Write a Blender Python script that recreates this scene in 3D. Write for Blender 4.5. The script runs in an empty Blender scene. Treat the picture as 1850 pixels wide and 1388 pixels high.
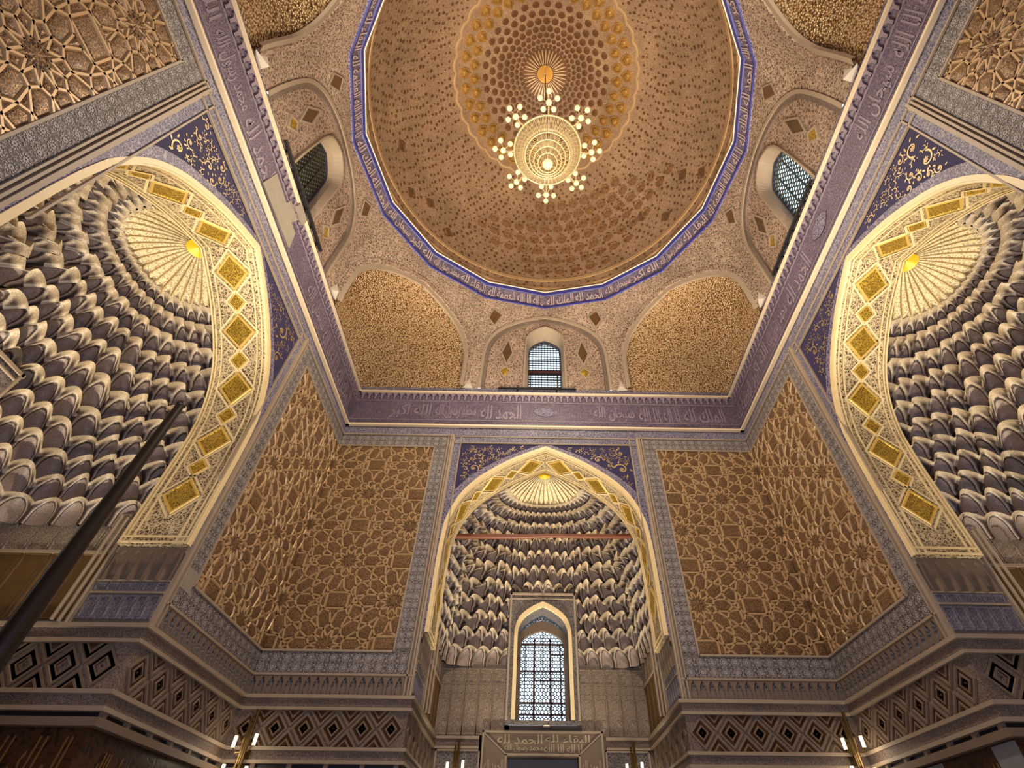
import bpy, math, random, unicodedata
from mathutils import Matrix, Vector
PI = math.pi
random.seed(7)
SC = bpy.context.scene
COL = SC.collection

# ------------------------------------------------------------------ camera, world, light, exposure
cam_d = bpy.data.cameras.new('camera'); cam = bpy.data.objects.new('camera', cam_d); COL.objects.link(cam)
F_PX, PPX, PPY = 893.2, 972.2, 686.8
cam_d.sensor_fit = 'HORIZONTAL'; cam_d.sensor_width = 36
cam_d.lens = F_PX/1850*36
cam_d.shift_x = (925-PPX)/1850; cam_d.shift_y = (PPY-694)/1850
def cam_axes(p, y, r):
    p, y, r = [math.radians(a) for a in (p, y, r)]
    f = Vector((math.sin(y)*math.cos(p), math.cos(y)*math.cos(p), math.sin(p)))
    ri = Vector((math.cos(y), -math.sin(y), 0)); u = ri.cross(f)
    return math.cos(r)*ri+math.sin(r)*u, -math.sin(r)*ri+math.cos(r)*u, f
_r, _u, _f = cam_axes(46.282, .677, .504)
m = Matrix.Identity(4)
for i in range(3):
    m[i][0], m[i][1], m[i][2] = _r[i], _u[i], -_f[i]
m.translation = (-.304, -4.208, 2.922)
cam.matrix_world = m
cam_d.clip_start = .05
SC.camera = cam

world = bpy.data.worlds.new('sky'); SC.world = world; world.use_nodes = True
bg = world.node_tree.nodes['Background']; bg.inputs[0].default_value = (.74, .88, 1, 1); bg.inputs[1].default_value = 2.2
SC.view_settings.view_transform = 'Standard'; SC.view_settings.look = 'None'
SC.view_settings.gamma = 1; SC.view_settings.use_curve_mapping = False
SC.view_settings.exposure = -0.06
SC.cycles.max_bounces = 5; SC.cycles.diffuse_bounces = 3; SC.cycles.glossy_bounces = 2
SC.cycles.sample_clamp_indirect = 4

def light(name, kind, loc, energy, color, aim=None, size=.2, spot=None, blend=.6, size_y=None):
    d = bpy.data.lights.new(name, kind); d.energy = energy; d.color = color
    if kind == 'AREA':
        d.shape = 'RECTANGLE'; d.size = size; d.size_y = size_y or size
    else:
        d.shadow_soft_size = size
    if kind == 'SPOT':
        d.spot_size = math.radians(spot); d.spot_blend = blend
    o = bpy.data.objects.new(name, d); COL.objects.link(o); o.location = loc
    if aim is not None:
        o.rotation_euler = (Vector(aim)-Vector(loc)).to_track_quat('-Z', 'Y').to_euler()
    return o
WARM = (1, .85, .66); MILD = (1, .90, .72); COOL = (.62, .68, 1)
# added cool fill light behind the viewer, no opening stands there
light('added_cool_fill', 'AREA', (0, -5.1, 3.0), 420, COOL, (0, 5.2, 10.0), 3.0, size_y=2.6)
# added fill lamps near the floor: three for the dome, one for the hall
for x, y, tx_, ty_ in ((-2.4, -2.0, -.6, 1.5), (2.4, -2.0, .6, 1.5), (0, 2.8, 0, -1.2)):
    light('dome_fill_lamp', 'SPOT', (x, y, 1.5), 7000, WARM, (tx_, ty_, 20), .3, 58, 1)
light('hall_fill_lamp', 'SPOT', (0, -.8, 1.5), 1900, WARM, (0, 2.2, 13), .5, 112, 1)
# floodlights standing on the niche floors, washing up along the vaults
for x, y, tx_, ty_ in ((-.9, 6.6, -.5, 6.9), (.9, 6.6, .5, 6.9), (-6.3, -.9, -6.6, -.5), (-6.3, .9, -6.6, .5), (6.3, -.9, 6.6, -.5), (6.3, .9, 6.6, .5)):
    light('niche_floodlight', 'SPOT', (x, y, 1.5), 1650, MILD, (tx_, ty_, 10), .12, 52, 1)
# ------------------------------------------------------------------ constants of the room
XW, YW = 5.0, 5.277
FLOOR = 1.25
Z1, Z2 = 11.07, 12.24
ZT = 12.45
ND = 2.9
SD = .92
class Frame:
    def __init__(s, k): s.k = k
    def __call__(s, u, d, z):
        k = s.k
        if k == 'back': return (u, YW+d, z)
        if k == 'left': return (-XW-d, u, z)
        if k == 'right': return (XW+d, -u, z)
        return (-u, -YW-d, z)
    def mat(s, u, d, z):                       # local x along u, y = up, z = towards the room
        o = Vector(s(0, 0, 0)); eu = Vector(s(1, 0, 0))-o; ed = Vector(s(0, 1, 0))-o
        M = Matrix.Identity(4)
        for i in range(3):
            M[i][0], M[i][1], M[i][2] = eu[i], (0, 0, 1)[i], -ed[i]
        M.translation = s(u, d, z)
        return M
    def jamb(s, side, d, z):                   # on the jamb plane, x along d, y up, z into the niche
        o = Vector(s(0, 0, 0)); eu = Vector(s(1, 0, 0))-o; ed = Vector(s(0, 1, 0))-o
        M = Matrix.Identity(4)
        for i in range(3):
            M[i][0], M[i][1], M[i][2] = ed[i]*(-side), (0, 0, 1)[i], -eu[i]*side
        M.translation = s(2.25*side, d, z)
        return M

# ------------------------------------------------------------------ mesh helpers
class MB:
    def __init__(s): s.v = []; s.f = []; s.uv = []
    def add(s, vs, fs, uv=None):
        b = len(s.v); s.v.extend(tuple(p) for p in vs); s.f.extend(tuple(i+b for i in q) for q in fs)
        s.uv.extend(uv if uv else [(0, 0)]*len(vs))
        return b
    def quad(s, a, b, c, d): s.add([a, b, c, d], [(0, 1, 2, 3)])
    def poly(s, pts): s.add(pts, [tuple(range(len(pts)))])
    def box(s, x0, x1, y0, y1, z0, z1, T=None):
        P = [(x, y, z) for z in (z0, z1) for y in (y0, y1) for x in (x0, x1)]
        if T: P = [T(*p) for p in P]
        s.add(P, [(0, 1, 3, 2), (4, 6, 7, 5), (0, 4, 5, 1), (2, 3, 7, 6), (0, 2, 6, 4), (1, 5, 7, 3)])
    def grid(s, rows, uv=None, close=False):
        n = len(rows[0]); vs = [p for r in rows for p in r]; fs = []
        for i in range(len(rows)-1):
            for j in range(n-1 if not close else n):
                k = (j+1) % n
                fs.append((i*n+j, i*n+k, (i+1)*n+k, (i+1)*n+j))
        s.add(vs, fs, uv)
    def tube(s, pts, r, n=6, cap=True):
        pts = [Vector(p) for p in pts]; rows = []
        for i, p in enumerate(pts):
            a = pts[max(0, i-1)]; b = pts[min(len(pts)-1, i+1)]; t = (b-a).normalized()
            x = t.orthogonal().normalized() if i == 0 else (px-t*px.dot(t)).normalized()
            px = x; y = t.cross(x); rr = r[i] if isinstance(r, (list, tuple)) else r
            rows.append([tuple(p+(x*math.cos(q*2*PI/n)+y*math.sin(q*2*PI/n))*rr) for q in range(n)])
        s.grid(rows, close=True)
        if cap: s.poly(rows[0][::-1]); s.poly(rows[-1])
    def lathe(s, prof, c, n=16):
        rows = [[(c[0]+r*math.cos(2*PI*k/n), c[1]+r*math.sin(2*PI*k/n), c[2]+z) for k in range(n)] for r, z in prof]
        s.grid(rows, close=True)
    def sphere(s, c, r, n=8, m=5):
        s.lathe([(max(1e-4, r*math.sin(PI*i/m)), -r*math.cos(PI*i/m)) for i in range(m+1)], c, n)
    def mesh(s, name, mat, smooth=False):
        me = bpy.data.meshes.new(name); me.from_pydata(s.v, [], s.f)
        l = me.uv_layers.new(name='UVMap'); flat = []
        for q in s.f:
            for i in q: flat.extend(s.uv[i])
        l.data.foreach_set('uv', flat)
        if smooth: me.polygons.foreach_set('use_smooth', [True]*len(me.polygons))
        if mat: me.materials.append(mat)
        return me
    def build(s, name, mat, parent=None, smooth=False, kind=None, label=None, flip=False):
        o = link(name, s.mesh(name, mat, smooth), parent)
        if kind: o['kind'] = kind
        if label: o['label'] = label
        return o
def link(name, me, parent=None, M=None):
    o = bpy.data.objects.new(name, me); COL.objects.link(o)
    if parent is not None: o.parent = parent
    if M is not None: o.matrix_local = M
    return o
def tag(o, label, cat=None, group=None, kind=None):
    o['label'] = label
    if cat: o['category'] = cat
    if group: o['group'] = group
    if kind: o['kind'] = kind
    return o
def empty(name, loc=(0, 0, 0)):
    o = bpy.data.objects.new(name, None); COL.objects.link(o); o.location = loc; return o
def lerp(a, b, t): return tuple(x+(y-x)*t for x, y in zip(a, b))

# ------------------------------------------------------------------ materials
def nodes(name):
    mt = bpy.data.materials.new(name); mt.use_nodes = True; nt = mt.node_tree
    return mt, nt, nt.nodes['Principled BSDF']
def N(nt, t, **kw):
    n = nt.nodes.new(t)
    for k, v in kw.items():
        if k.startswith('i_'):
            n.inputs[int(k[2:]) if k[2:].isdigit() else k[2:].replace('_', ' ')].default_value = v
        else: setattr(n, k, v)
    return n
def rgba(c): return (c[0], c[1], c[2], 1)
def s2l(r, g, b):
    return tuple(((c/255)/12.92 if c/255 <= .04045 else ((c/255+.055)/1.055)**2.4) for c in (r, g, b))
def plain(name, c, rough=.6, metal=0, vary=.18, scale=6, emit=None, estr=0, bump=0):
    mt, nt, p = nodes(name)
    tc = N(nt, 'ShaderNodeTexCoord'); no = N(nt, 'ShaderNodeTexNoise'); no.inputs['Scale'].default_value = scale; no.inputs['Detail'].default_value = 6
    nt.links.new(tc.outputs['Object'], no.inputs['Vector'])
    mx = N(nt, 'ShaderNodeMix', data_type='RGBA'); mx.inputs[6].default_value = rgba([x*(1-vary) for x in c]); mx.inputs[7].default_value = rgba([min(1, x*(1+vary)) for x in c])
    nt.links.new(no.outputs[0], mx.inputs[0]); nt.links.new(mx.outputs[2], p.inputs['Base Color'])
    p.inputs['Roughness'].default_value = rough; p.inputs['Metallic'].default_value = metal
    if emit: p.inputs['Emission Color'].default_value = rgba(emit); p.inputs['Emission Strength'].default_value = estr
    if bump:
        b = N(nt, 'ShaderNodeBump'); b.inputs['Strength'].default_value = bump; b.inputs['Distance'].default_value = .02
        nt.links.new(no.outputs[0], b.inputs['Height']); nt.links.new(b.outputs[0], p.inputs['Normal'])
    return mt
def filigree(name, ground, line, scale=14, width=.09, rough=.55, metal=0, distort=.55, third=None, bump=.5, curl=True, tint=None):
    """scrolling painted ornament: warped cell borders and little rings of the line colour on the ground colour"""
    mt, nt, p = nodes(name); L = nt.links.new
    tc = N(nt, 'ShaderNodeTexCoord')
    no = N(nt, 'ShaderNodeTexNoise'); no.inputs['Scale'].default_value = scale*.7; no.inputs['Detail'].default_value = 2
    L(tc.outputs['Object'], no.inputs['Vector'])
    sub = N(nt, 'ShaderNodeVectorMath', operation='SUBTRACT'); L(no.outputs['Color'], sub.inputs[0]); sub.inputs[1].default_value = (.5, .5, .5)
    sc = N(nt, 'ShaderNodeVectorMath', operation='SCALE'); L(sub.outputs[0], sc.inputs[0]); sc.inputs['Scale'].default_value = distort*3/scale
    ad = N(nt, 'ShaderNodeVectorMath', operation='ADD'); L(tc.outputs['Object'], ad.inputs[0]); L(sc.outputs[0], ad.inputs[1])
    v1 = N(nt, 'ShaderNodeTexVoronoi', feature='DISTANCE_TO_EDGE'); v1.inputs['Scale'].default_value = scale; L(ad.outputs[0], v1.inputs['Vector'])
    r1 = N(nt, 'ShaderNodeMapRange'); r1.inputs[1].default_value = width*.6; r1.inputs[2].default_value = width*1.4; r1.inputs[3].default_value = 1; r1.inputs[4].default_value = 0
    L(v1.outputs['Distance'], r1.inputs[0]); fac = r1.outputs[0]
    v2 = N(nt, 'ShaderNodeTexVoronoi', feature='F1'); v2.inputs['Scale'].default_value = scale*1.7; L(ad.outputs[0], v2.inputs['Vector'])
    if curl:
        sn = N(nt, 'ShaderNodeMath', operation='MULTIPLY'); L(v2.outputs['Distance'], sn.inputs[0]); sn.inputs[1].default_value = 13
        s2 = N(nt, 'ShaderNodeMath', operation='SINE'); L(sn.outputs[0], s2.inputs[0])
        r2 = N(nt, 'ShaderNodeMapRange'); r2.inputs[1].default_value = .45; r2.inputs[2].default_value = .85; L(s2.outputs[0], r2.inputs[0])
        mxm = N(nt, 'ShaderNodeMath', operation='MAXIMUM'); L(r1.outputs[0], mxm.inputs[0]); L(r2.outputs[0], mxm.inputs[1]); fac = mxm.outputs[0]
    mx = N(nt, 'ShaderNodeMix', data_type='RGBA'); mx.inputs[6].default_value = rgba(ground); mx.inputs[7].default_value = rgba(line); L(fac, mx.inputs[0])
    out = mx.outputs[2]
    if third:
        v3 = N(nt, 'ShaderNodeTexVoronoi', feature='F1'); v3.inputs['Scale'].default_value = scale*.9; L(ad.outputs[0], v3.inputs['Vector'])
        r3 = N(nt, 'ShaderNodeMapRange'); r3.inputs[1].default_value = .16; r3.inputs[2].default_value = .22; r3.inputs[3].default_value = 1; r3.inputs[4].default_value = 0; L(v3.outputs['Distance'], r3.inputs[0])
        m3 = N(nt, 'ShaderNodeMix', data_type='RGBA'); L(r3.outputs[0], m3.inputs[0]); L(out, m3.inputs[6]); m3.inputs[7].default_value = rgba(third); out = m3.outputs[2]
    # worn patches
    wn = N(nt, 'ShaderNodeTexNoise'); wn.inputs['Scale'].default_value = 1.1; wn.inputs['Detail'].default_value = 5; L(tc.outputs['Object'], wn.inputs['Vector'])
    wr = N(nt, 'ShaderNodeMapRange'); wr.inputs[1].default_value = .3; wr.inputs[2].default_value = .7; wr.inputs[3].default_value = .78; wr.inputs[4].default_value = 1.15; L(wn.outputs[0], wr.inputs[0])
    wm = N(nt, 'ShaderNodeVectorMath', operation='SCALE'); L(out, wm.inputs[0]); L(wr.outputs[0], wm.inputs['Scale'])
    L(wm.outputs[0], p.inputs['Base Color'])
    p.inputs['Roughness'].default_value = rough
    if metal:
        mm = N(nt, 'ShaderNodeMath', operation='MULTIPLY'); L(fac, mm.inputs[0]); mm.inputs[1].default_value = metal; L(mm.outputs[0], p.inputs['Metallic'])
    if bump:
        b = N(nt, 'ShaderNodeBump'); b.inputs['Strength'].default_value = bump; b.inputs['Distance'].default_value = .012
        L(fac, b.inputs['Height']); L(b.outputs[0], p.inputs['Normal'])
    return mt
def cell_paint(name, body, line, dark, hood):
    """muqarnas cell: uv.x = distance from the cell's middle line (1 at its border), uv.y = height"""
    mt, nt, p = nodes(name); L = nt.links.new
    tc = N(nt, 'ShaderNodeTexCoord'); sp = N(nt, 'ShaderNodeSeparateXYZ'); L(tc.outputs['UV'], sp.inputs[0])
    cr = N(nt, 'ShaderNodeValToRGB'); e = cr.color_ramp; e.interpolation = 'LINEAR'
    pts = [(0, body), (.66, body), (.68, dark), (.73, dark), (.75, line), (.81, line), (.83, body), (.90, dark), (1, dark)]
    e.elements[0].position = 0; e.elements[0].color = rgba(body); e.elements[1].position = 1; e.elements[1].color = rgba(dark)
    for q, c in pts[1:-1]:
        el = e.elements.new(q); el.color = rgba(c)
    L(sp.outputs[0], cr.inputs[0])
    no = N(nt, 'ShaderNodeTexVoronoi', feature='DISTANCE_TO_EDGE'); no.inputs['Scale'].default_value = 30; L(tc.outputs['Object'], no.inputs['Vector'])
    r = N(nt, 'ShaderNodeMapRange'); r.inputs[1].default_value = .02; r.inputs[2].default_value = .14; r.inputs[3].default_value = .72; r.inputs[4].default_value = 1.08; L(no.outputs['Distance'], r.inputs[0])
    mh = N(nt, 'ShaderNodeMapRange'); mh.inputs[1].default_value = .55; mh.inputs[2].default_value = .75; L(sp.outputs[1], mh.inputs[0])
    mx = N(nt, 'ShaderNodeMix', data_type='RGBA'); L(mh.outputs[0], mx.inputs[0]); L(cr.outputs[0], mx.inputs[6]); mx.inputs[7].default_value = rgba(hood)  # hoods painted paler, uplight put into their colour
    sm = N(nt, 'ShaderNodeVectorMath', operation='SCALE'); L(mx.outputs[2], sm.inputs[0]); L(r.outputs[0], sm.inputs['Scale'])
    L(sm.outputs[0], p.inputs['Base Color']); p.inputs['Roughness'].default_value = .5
    return mt
def speckle(name, a, b, c, scale=24, rough=.4, metal=.4, bump=1.0, dist=.05):
    """crumpled papier-mache relief: lumps with worn gilding, highlights painted on in the palest colour"""
    mt, nt, p = nodes(name); L = nt.links.new
    tc = N(nt, 'ShaderNodeTexCoord')
    v = N(nt, 'ShaderNodeTexVoronoi', feature='F1'); v.inputs['Scale'].default_value = scale; L(tc.outputs['Object'], v.inputs['Vector'])
    n = N(nt, 'ShaderNodeTexNoise'); n.inputs['Scale'].default_value = scale*1.3; n.inputs['Detail'].default_value = 4; L(tc.outputs['Object'], n.inputs['Vector'])
    ml = N(nt, 'ShaderNodeMath', operation='MULTIPLY'); L(v.outputs['Distance'], ml.inputs[0]); L(n.outputs[0], ml.inputs[1])
    cr = N(nt, 'ShaderNodeValToRGB'); e = cr.color_ramp; e.elements[0].position = .1; e.elements[0].color = rgba(c); e.elements[1].position = .42; e.elements[1].color = rgba(a)
    el = e.elements.new(.24); el.color = rgba(b)
    L(ml.outputs[0], cr.inputs[0]); L(cr.outputs[0], p.inputs['Base Color'])
    p.inputs['Roughness'].default_value = rough; p.inputs['Metallic'].default_value = metal
    bp = N(nt, 'ShaderNodeBump'); bp.inputs['Strength'].default_value = bump; bp.inputs['Distance'].default_value = dist
    L(v.outputs['Distance'], bp.inputs['Height']); L(bp.outputs[0], p.inputs['Normal'])
    return mt
M = {}
M['wall'] = plain('grey_wall', s2l(120, 106, 92), .7, vary=.12)
M['strap'] = plain('gilded_strap', s2l(190, 156, 112), .4, .2, .2, 3, bump=.15)
M['tile'] = filigree('bronze_foliage', s2l(62, 42, 30), s2l(164, 126, 84), 34, .1, .48, .3, bump=.8)
M['tileb'] = filigree('brown_ground_foliage', s2l(80, 58, 42), s2l(142, 108, 72), 30, .08, .35, .45, bump=.7)
M['grey'] = filigree('grey_arabesque', s2l(66, 58, 56), s2l(178, 160, 138), 15, .10, .6)
M['greyd'] = filigree('dark_grey_arabesque', s2l(58, 52, 56), s2l(132, 122, 114), 22, .10, .6)
M['greyb'] = filigree('fine_grey_ornament', s2l(84, 70, 62), s2l(146, 126, 108), 34, .1, .6)
M['bgrey'] = filigree('blue_grey_arabesque', s2l(54, 58, 112), s2l(152, 144, 146), 20, .10, .55)
M['navy'] = plain('navy_ground', s2l(44, 36, 76), .8, vary=.2)
M['navyf'] = filigree('navy_small_scroll', s2l(44, 40, 96), s2l(150, 138, 150), 17, .10, .5)
M['frieze'] = filigree('violet_frieze', s2l(50, 42, 82), s2l(136, 118, 126), 26, .09, .42, bump=.6, third=s2l(50, 56, 126))
M['fillet'] = plain('cream_fillet', s2l(236, 214, 178), .5, vary=.06)
M['mould'] = plain('grey_moulding', s2l(168, 148, 124), .55, vary=.12)
M['mouldd'] = plain('dull_moulding', s2l(126, 106, 86), .6, vary=.12)
M['white'] = plain('white_plaster', s2l(232, 220, 200), .8, vary=.05)
M['cream'] = filigree('cream_filigree', s2l(74, 50, 34), s2l(216, 192, 148), 18, .11, .5)
M['creamp'] = plain('cream_rib', s2l(238, 212, 158), .5, vary=.08)
M['gold'] = filigree('gilded_tile', s2l(112, 78, 18), s2l(222, 182, 70), 26, .12, .33, .55, bump=.9)
M['goldf'] = plain('gold_frame', s2l(236, 196, 104), .4, .3, .1)
M['goldp'] = plain('gold_leaf', s2l(176, 124, 44), .5, .5, .15)
M['goldv'] = plain('gold_paint', s2l(176, 148, 96), .45, .25, .2)
M['leaf'] = plain('grey_leaf_paint', s2l(176, 168, 164), .6, vary=.12)
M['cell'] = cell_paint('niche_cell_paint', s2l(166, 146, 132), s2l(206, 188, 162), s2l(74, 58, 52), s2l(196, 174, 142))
M['vault'] = plain('vault_back', s2l(96, 82, 70), .8)
M['shell'] = filigree('shell_pale_dots', s2l(196, 160, 116), s2l(244, 226, 176), 26, .2, .5, curl=False)
M['yellow'] = plain('yellow_gold', s2l(250, 196, 40), .4, .15, .1)
M['dome'] = filigree('dome_brown', s2l(196, 164, 128), s2l(136, 104, 76), 26, .1, .5, 0, bump=.7)
M['med'] = filigree('dome_medallion_gilt', s2l(92, 62, 40), s2l(176, 134, 90), 30, .1, .4, .3, bump=.7)
M['dot'] = filigree('dome_dark_cell', s2l(70, 44, 28), s2l(140, 98, 60), 40, .1, .38, .3, bump=.7)
M['boss'] = filigree('gilded_boss', s2l(140, 98, 44), s2l(232, 184, 102), 26, .1, .2, .6, bump=.8)
M['pendent'] = filigree('pinkish_drum', s2l(92, 70, 58), s2l(196, 170, 144), 15, .12, .55)
M['drum'] = filigree('drum_recess', s2l(92, 70, 58), s2l(188, 160, 136), 13, .12, .5)
M['squinch'] = speckle('crumpled_gilding', s2l(112, 80, 54), s2l(204, 164, 114), s2l(250, 224, 176), 24)
M['ringblue'] = plain('ring_blue', s2l(54, 56, 134), .45, vary=.2, scale=20)
M['script'] = plain('pale_script', s2l(206, 184, 180), .5, vary=.1)
M['scriptv'] = plain('violet_script', s2l(142, 126, 138), .5, vary=.2)
M['scriptg'] = plain('gilded_script', s2l(150, 112, 62), .4, .4, .2)
M['scripts'] = plain('stone_script', s2l(186, 168, 136), .55, vary=.1)
M['onyx'] = filigree('dark_onyx', s2l(40, 24, 14), s2l(74, 46, 24), 7, .2, .3, 0, 1.2, bump=.1, curl=False)
M['slab'] = plain('grey_slab', s2l(132, 130, 126), .6, vary=.1)
M['wood'] = plain('tie_wood', s2l(118, 60, 26), .45, vary=.3, scale=9)
M['pole'] = plain('dark_pole_wood', s2l(30, 17, 11), .4, vary=.3, scale=9)
M['iron'] = plain('black_iron', s2l(22, 20, 24), .5)
M['redframe'] = plain('red_brown_frame', s2l(74, 34, 36), .5)
M['olive'] = plain('olive_lattice', s2l(66, 58, 36), .6)
M['green'] = plain('green_grey_lattice', s2l(70, 76, 66), .6)
M['lattice'] = plain('dark_lattice', s2l(52, 46, 66), .5)
M['brass'] = plain('brass', s2l(120, 96, 56), .3, .8, .1)
M['candle'] = plain('lit_bulb', s2l(255, 230, 170), .4, emit=(1, .82, .5), estr=3)
M['globe'] = plain('lit_globe', s2l(214, 192, 140), .4, emit=(1, .86, .5), estr=.42)
M['crystal'] = plain('glowing_crystal', s2l(176, 150, 100), .2, .1, .2, 40, emit=(1, .82, .45), estr=.22)  # crystals are no lamps: lamplight on them is put in as glow
M['chain'] = plain('chandelier_metal', s2l(190, 166, 112), .3, .4, .1, emit=(1, .85, .5), estr=.12)  # faint glow added, standing in for lamplight on the metal
M['bare'] = plain('bare_plaster', s2l(150, 140, 122), .85, vary=.15, scale=9)
M['brownp'] = plain('brown_gilt_panel', s2l(112, 84, 48), .5, .2, .25)
M['bluep'] = filigree('blue_grey_panel', s2l(74, 76, 104), s2l(140, 130, 130), 30, .1, .55)
M['blind'] = filigree('beige_blind_panel', s2l(96, 80, 68), s2l(172, 152, 130), 34, .1, .55)
M['floor'] = plain('marble_floor', s2l(150, 140, 126), .4)
M['lamp'] = plain('lamp_grey', s2l(150, 140, 120), .5)
gm, gnt, gp = nodes('window_glass')
gp.inputs['Base Color'].default_value = (.85, .95, .95, 1); gp.inputs['Roughness'].default_value = .05; gp.inputs['Transmission Weight'].default_value = 1; gp.inputs['IOR'].default_value = 1.0
M['glass'] = gm
# ------------------------------------------------------------------ arch outline (four-centred)
ATAB = [(0, 1), (.15, .995), (.31, .977), (.47, .904), (.57, .83), (.68, .708), (.80, .5), (.875, .356), (.94, .18), (1, 0)]
def a_half(t):
    if t <= 0: return 1
    if t >= 1: return 0
    for (t0, h0), (t1, h1) in zip(ATAB, ATAB[1:]):
        if t <= t1: return h0+(h1-h0)*(t-t0)/(t1-t0)
def arch_half(hw, zs, za, n=20):
    """right half, spring to apex"""
    out = []
    for i in range(n+1):
        t = math.sin(i/n*PI/2)**1.0 if False else i/n
        out.append((hw*a_half(t), zs+(za-zs)*t))
    # chaikin smoothing keeps ends
    for _ in range(2):
        q = [out[0]]
        for a, b in zip(out, out[1:]):
            q += [lerp(a, b, .25), lerp(a, b, .75)]
        q.append(out[-1]); out = q[::2]+[q[-1]]
    return out
def resample(pts, n):
    L = [0]
    for a, b in zip(pts, pts[1:]): L.append(L[-1]+math.dist(a, b))
    out = []; j = 0
    for i in range(n+1):
        s = L[-1]*i/n
        while j < len(L)-2 and L[j+1] < s: j += 1
        t = (s-L[j])/max(1e-9, L[j+1]-L[j]); out.append(lerp(pts[j], pts[j+1], min(1, max(0, t))))
    return out
def arch_full(hw, z0, zs, za, n=24):
    h = [(hw, z0)]+arch_half(hw, zs, za) if z0 < zs-1e-6 else arch_half(hw, zs, za)
    h = resample(h, n)
    return h+[(-u, z) for u, z in h[-2::-1]]           # right foot over the apex to the left foot
def strip(mb, A, B, T, d0, d1):
    """a band between outlines A and B standing proud from depth d0 to d1 (d1 nearer the room)"""
    mb.grid([[T(u, d1, z) for u, z in A], [T(u, d1, z) for u, z in B]])
    mb.grid([[T(u, d0, z) for u, z in A], [T(u, d1, z) for u, z in A]])
    mb.grid([[T(u, d1, z) for u, z in B], [T(u, d0, z) for u, z in B]])

# ------------------------------------------------------------------ writing
_FORMS = {}
for cp in list(range(0xFE70, 0xFEFD)):
    d = unicodedata.decomposition(chr(cp)).split()
    if len(d) == 2 and d[0] in ('<initial>', '<medial>', '<final>', '<isolated>'):
        _FORMS.setdefault(chr(int(d[1], 16)), {})[d[0][1:-1]] = chr(cp)
def shape_ar(t):
    out = []
    for i, c in enumerate(t):
        f = _FORMS.get(c)
        if not f: out.append(c); continue
        pv = _FORMS.get(t[i-1], {}) if i else {}; nx = _FORMS.get(t[i+1], {}) if i+1 < len(t) else {}
        jp = 'initial' in pv; jn = 'initial' in f and 'final' in nx
        k = 'medial' if jp and jn and 'medial' in f else 'final' if jp and 'final' in f else 'initial' if jn else 'isolated'
        out.append(f.get(k, f.get('isolated', c)))
    return ''.join(reversed(out))
_TXT = {}
def text_geo(body, bold=.012):
    if body in _TXT: return _TXT[body]
    cu = bpy.data.curves.new('script_curve', 'FONT'); cu.body = shape_ar(body); cu.resolution_u = 2; cu.offset = bold
    o = bpy.data.objects.new('script_curve', cu); COL.objects.link(o)
    bpy.context.view_layer.update()
    me = o.evaluated_get(bpy.context.evaluated_depsgraph_get()).to_mesh()
    vs = [tuple(v.co[:2]) for v in me.vertices]; fs = [tuple(p.vertices) for p in me.polygons]
    bpy.data.objects.remove(o); bpy.data.curves.remove(cu)
    if not vs: vs, fs = [(0, 0), (1, 0), (1, 1)], [(0, 1, 2)]
    x0 = min(v[0] for v in vs); x1 = max(v[0] for v in vs); y0 = min(v[1] for v in vs); y1 = max(v[1] for v in vs)
    vs = [((x-x0)/(x1-x0), (y-y0)/(y1-y0)) for x, y in vs]
    _TXT[body] = (vs, fs, (x1-x0)/(y1-y0)); return _TXT[body]
def write(mb, body, P):
    """P maps text coordinates (0..1, 0..1) to the world"""
    vs, fs, asp = text_geo(body); mb.add([P(x, y) for x, y in vs], fs)
SAY = ['الملك لله', 'لا اله الا الله', 'سبحان الله', 'الحمد لله', 'محمد رسول الله', 'الله اكبر', 'العظمة لله', 'البقاء لله']

# ------------------------------------------------------------------ interlaced panels: ten-fold rosettes on a rhombic lattice
RHO = .66
def pol(r, a): a = math.radians(a); return (r*math.cos(a), r*math.sin(a))
def dM(k): return pol(1, 36*k)
def dS(k, s): return pol(math.hypot(.845, .17), 36*k+s*math.degrees(math.atan2(.17, .845)))
def dV(k2): return pol(.53, 36*k2)
def dI(k): return pol(.43, 36*k)
def dC(k2): return pol(.2, 36*k2)
def off(p, o): return (p[0]+o[0], p[1]+o[1])
TPL = []
for k in range(10):
    TPL.append(('petal_tile', [dM(k), dS(k, 1), dV(k+.5), dI(k), dV(k-.5), dS(k, -1)]))
    TPL.append(('kite_tile', [dV(k+.5), dI(k+1), dC(k+.5), dI(k)]))
TPL.append(('rosette_heart', [p for k in range(10) for p in (dI(k), dC(k+.5))]))
for k in (2, 7): TPL.append(('arrow_tile', [dM(k), dS(k, 1), dV(k+.5), dS(k+1, -1), dM(k+1)]))
for k in (1, 9):
    e = pol(2, 36*k)
    for s in (1, -1):
        A = [dM(k), dS(k, s), dV(k+s*.5), dS(k+s, -s), dM(k+s)]
        k2 = k+5; Bq = [off(p, e) for p in (dM(k2-s), dS(k2-s, s), dV(k2-s*.5), dS(k2, -s))]
        mid = lerp(A[4], Bq[0], .5); Mk, AS, AV, AS2, AM = A; BM, BS2, BV, BS = Bq
        TPL.append(('pentagon_tile', [AS, AS2, mid, BS2, BS]))
        for tri in ([AS, AV, AS2], [AS2, AM, mid], [mid, BM, BS2], [BS2, BV, BS], [BS, Mk, AS]): TPL.append(('point_tile', tri))
G = (2*math.cos(math.radians(36)), 0); h = 2*math.sin(math.radians(36))
hx = [(1, 0), off(dM(7), (G[0], h)), off(dM(8), (G[0], h)), (2*G[0]-1, 0), off(dM(2), (G[0], -h)), off(dM(3), (G[0], -h))]
m01, m23, m34, m50 = [lerp(hx[i], hx[(i+1) % 6], .5) for i in (0, 2, 3, 5)]
for q in ([hx[0], m01, m50], [hx[3], m34, m23]): TPL.append(('point_tile', q))
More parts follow.
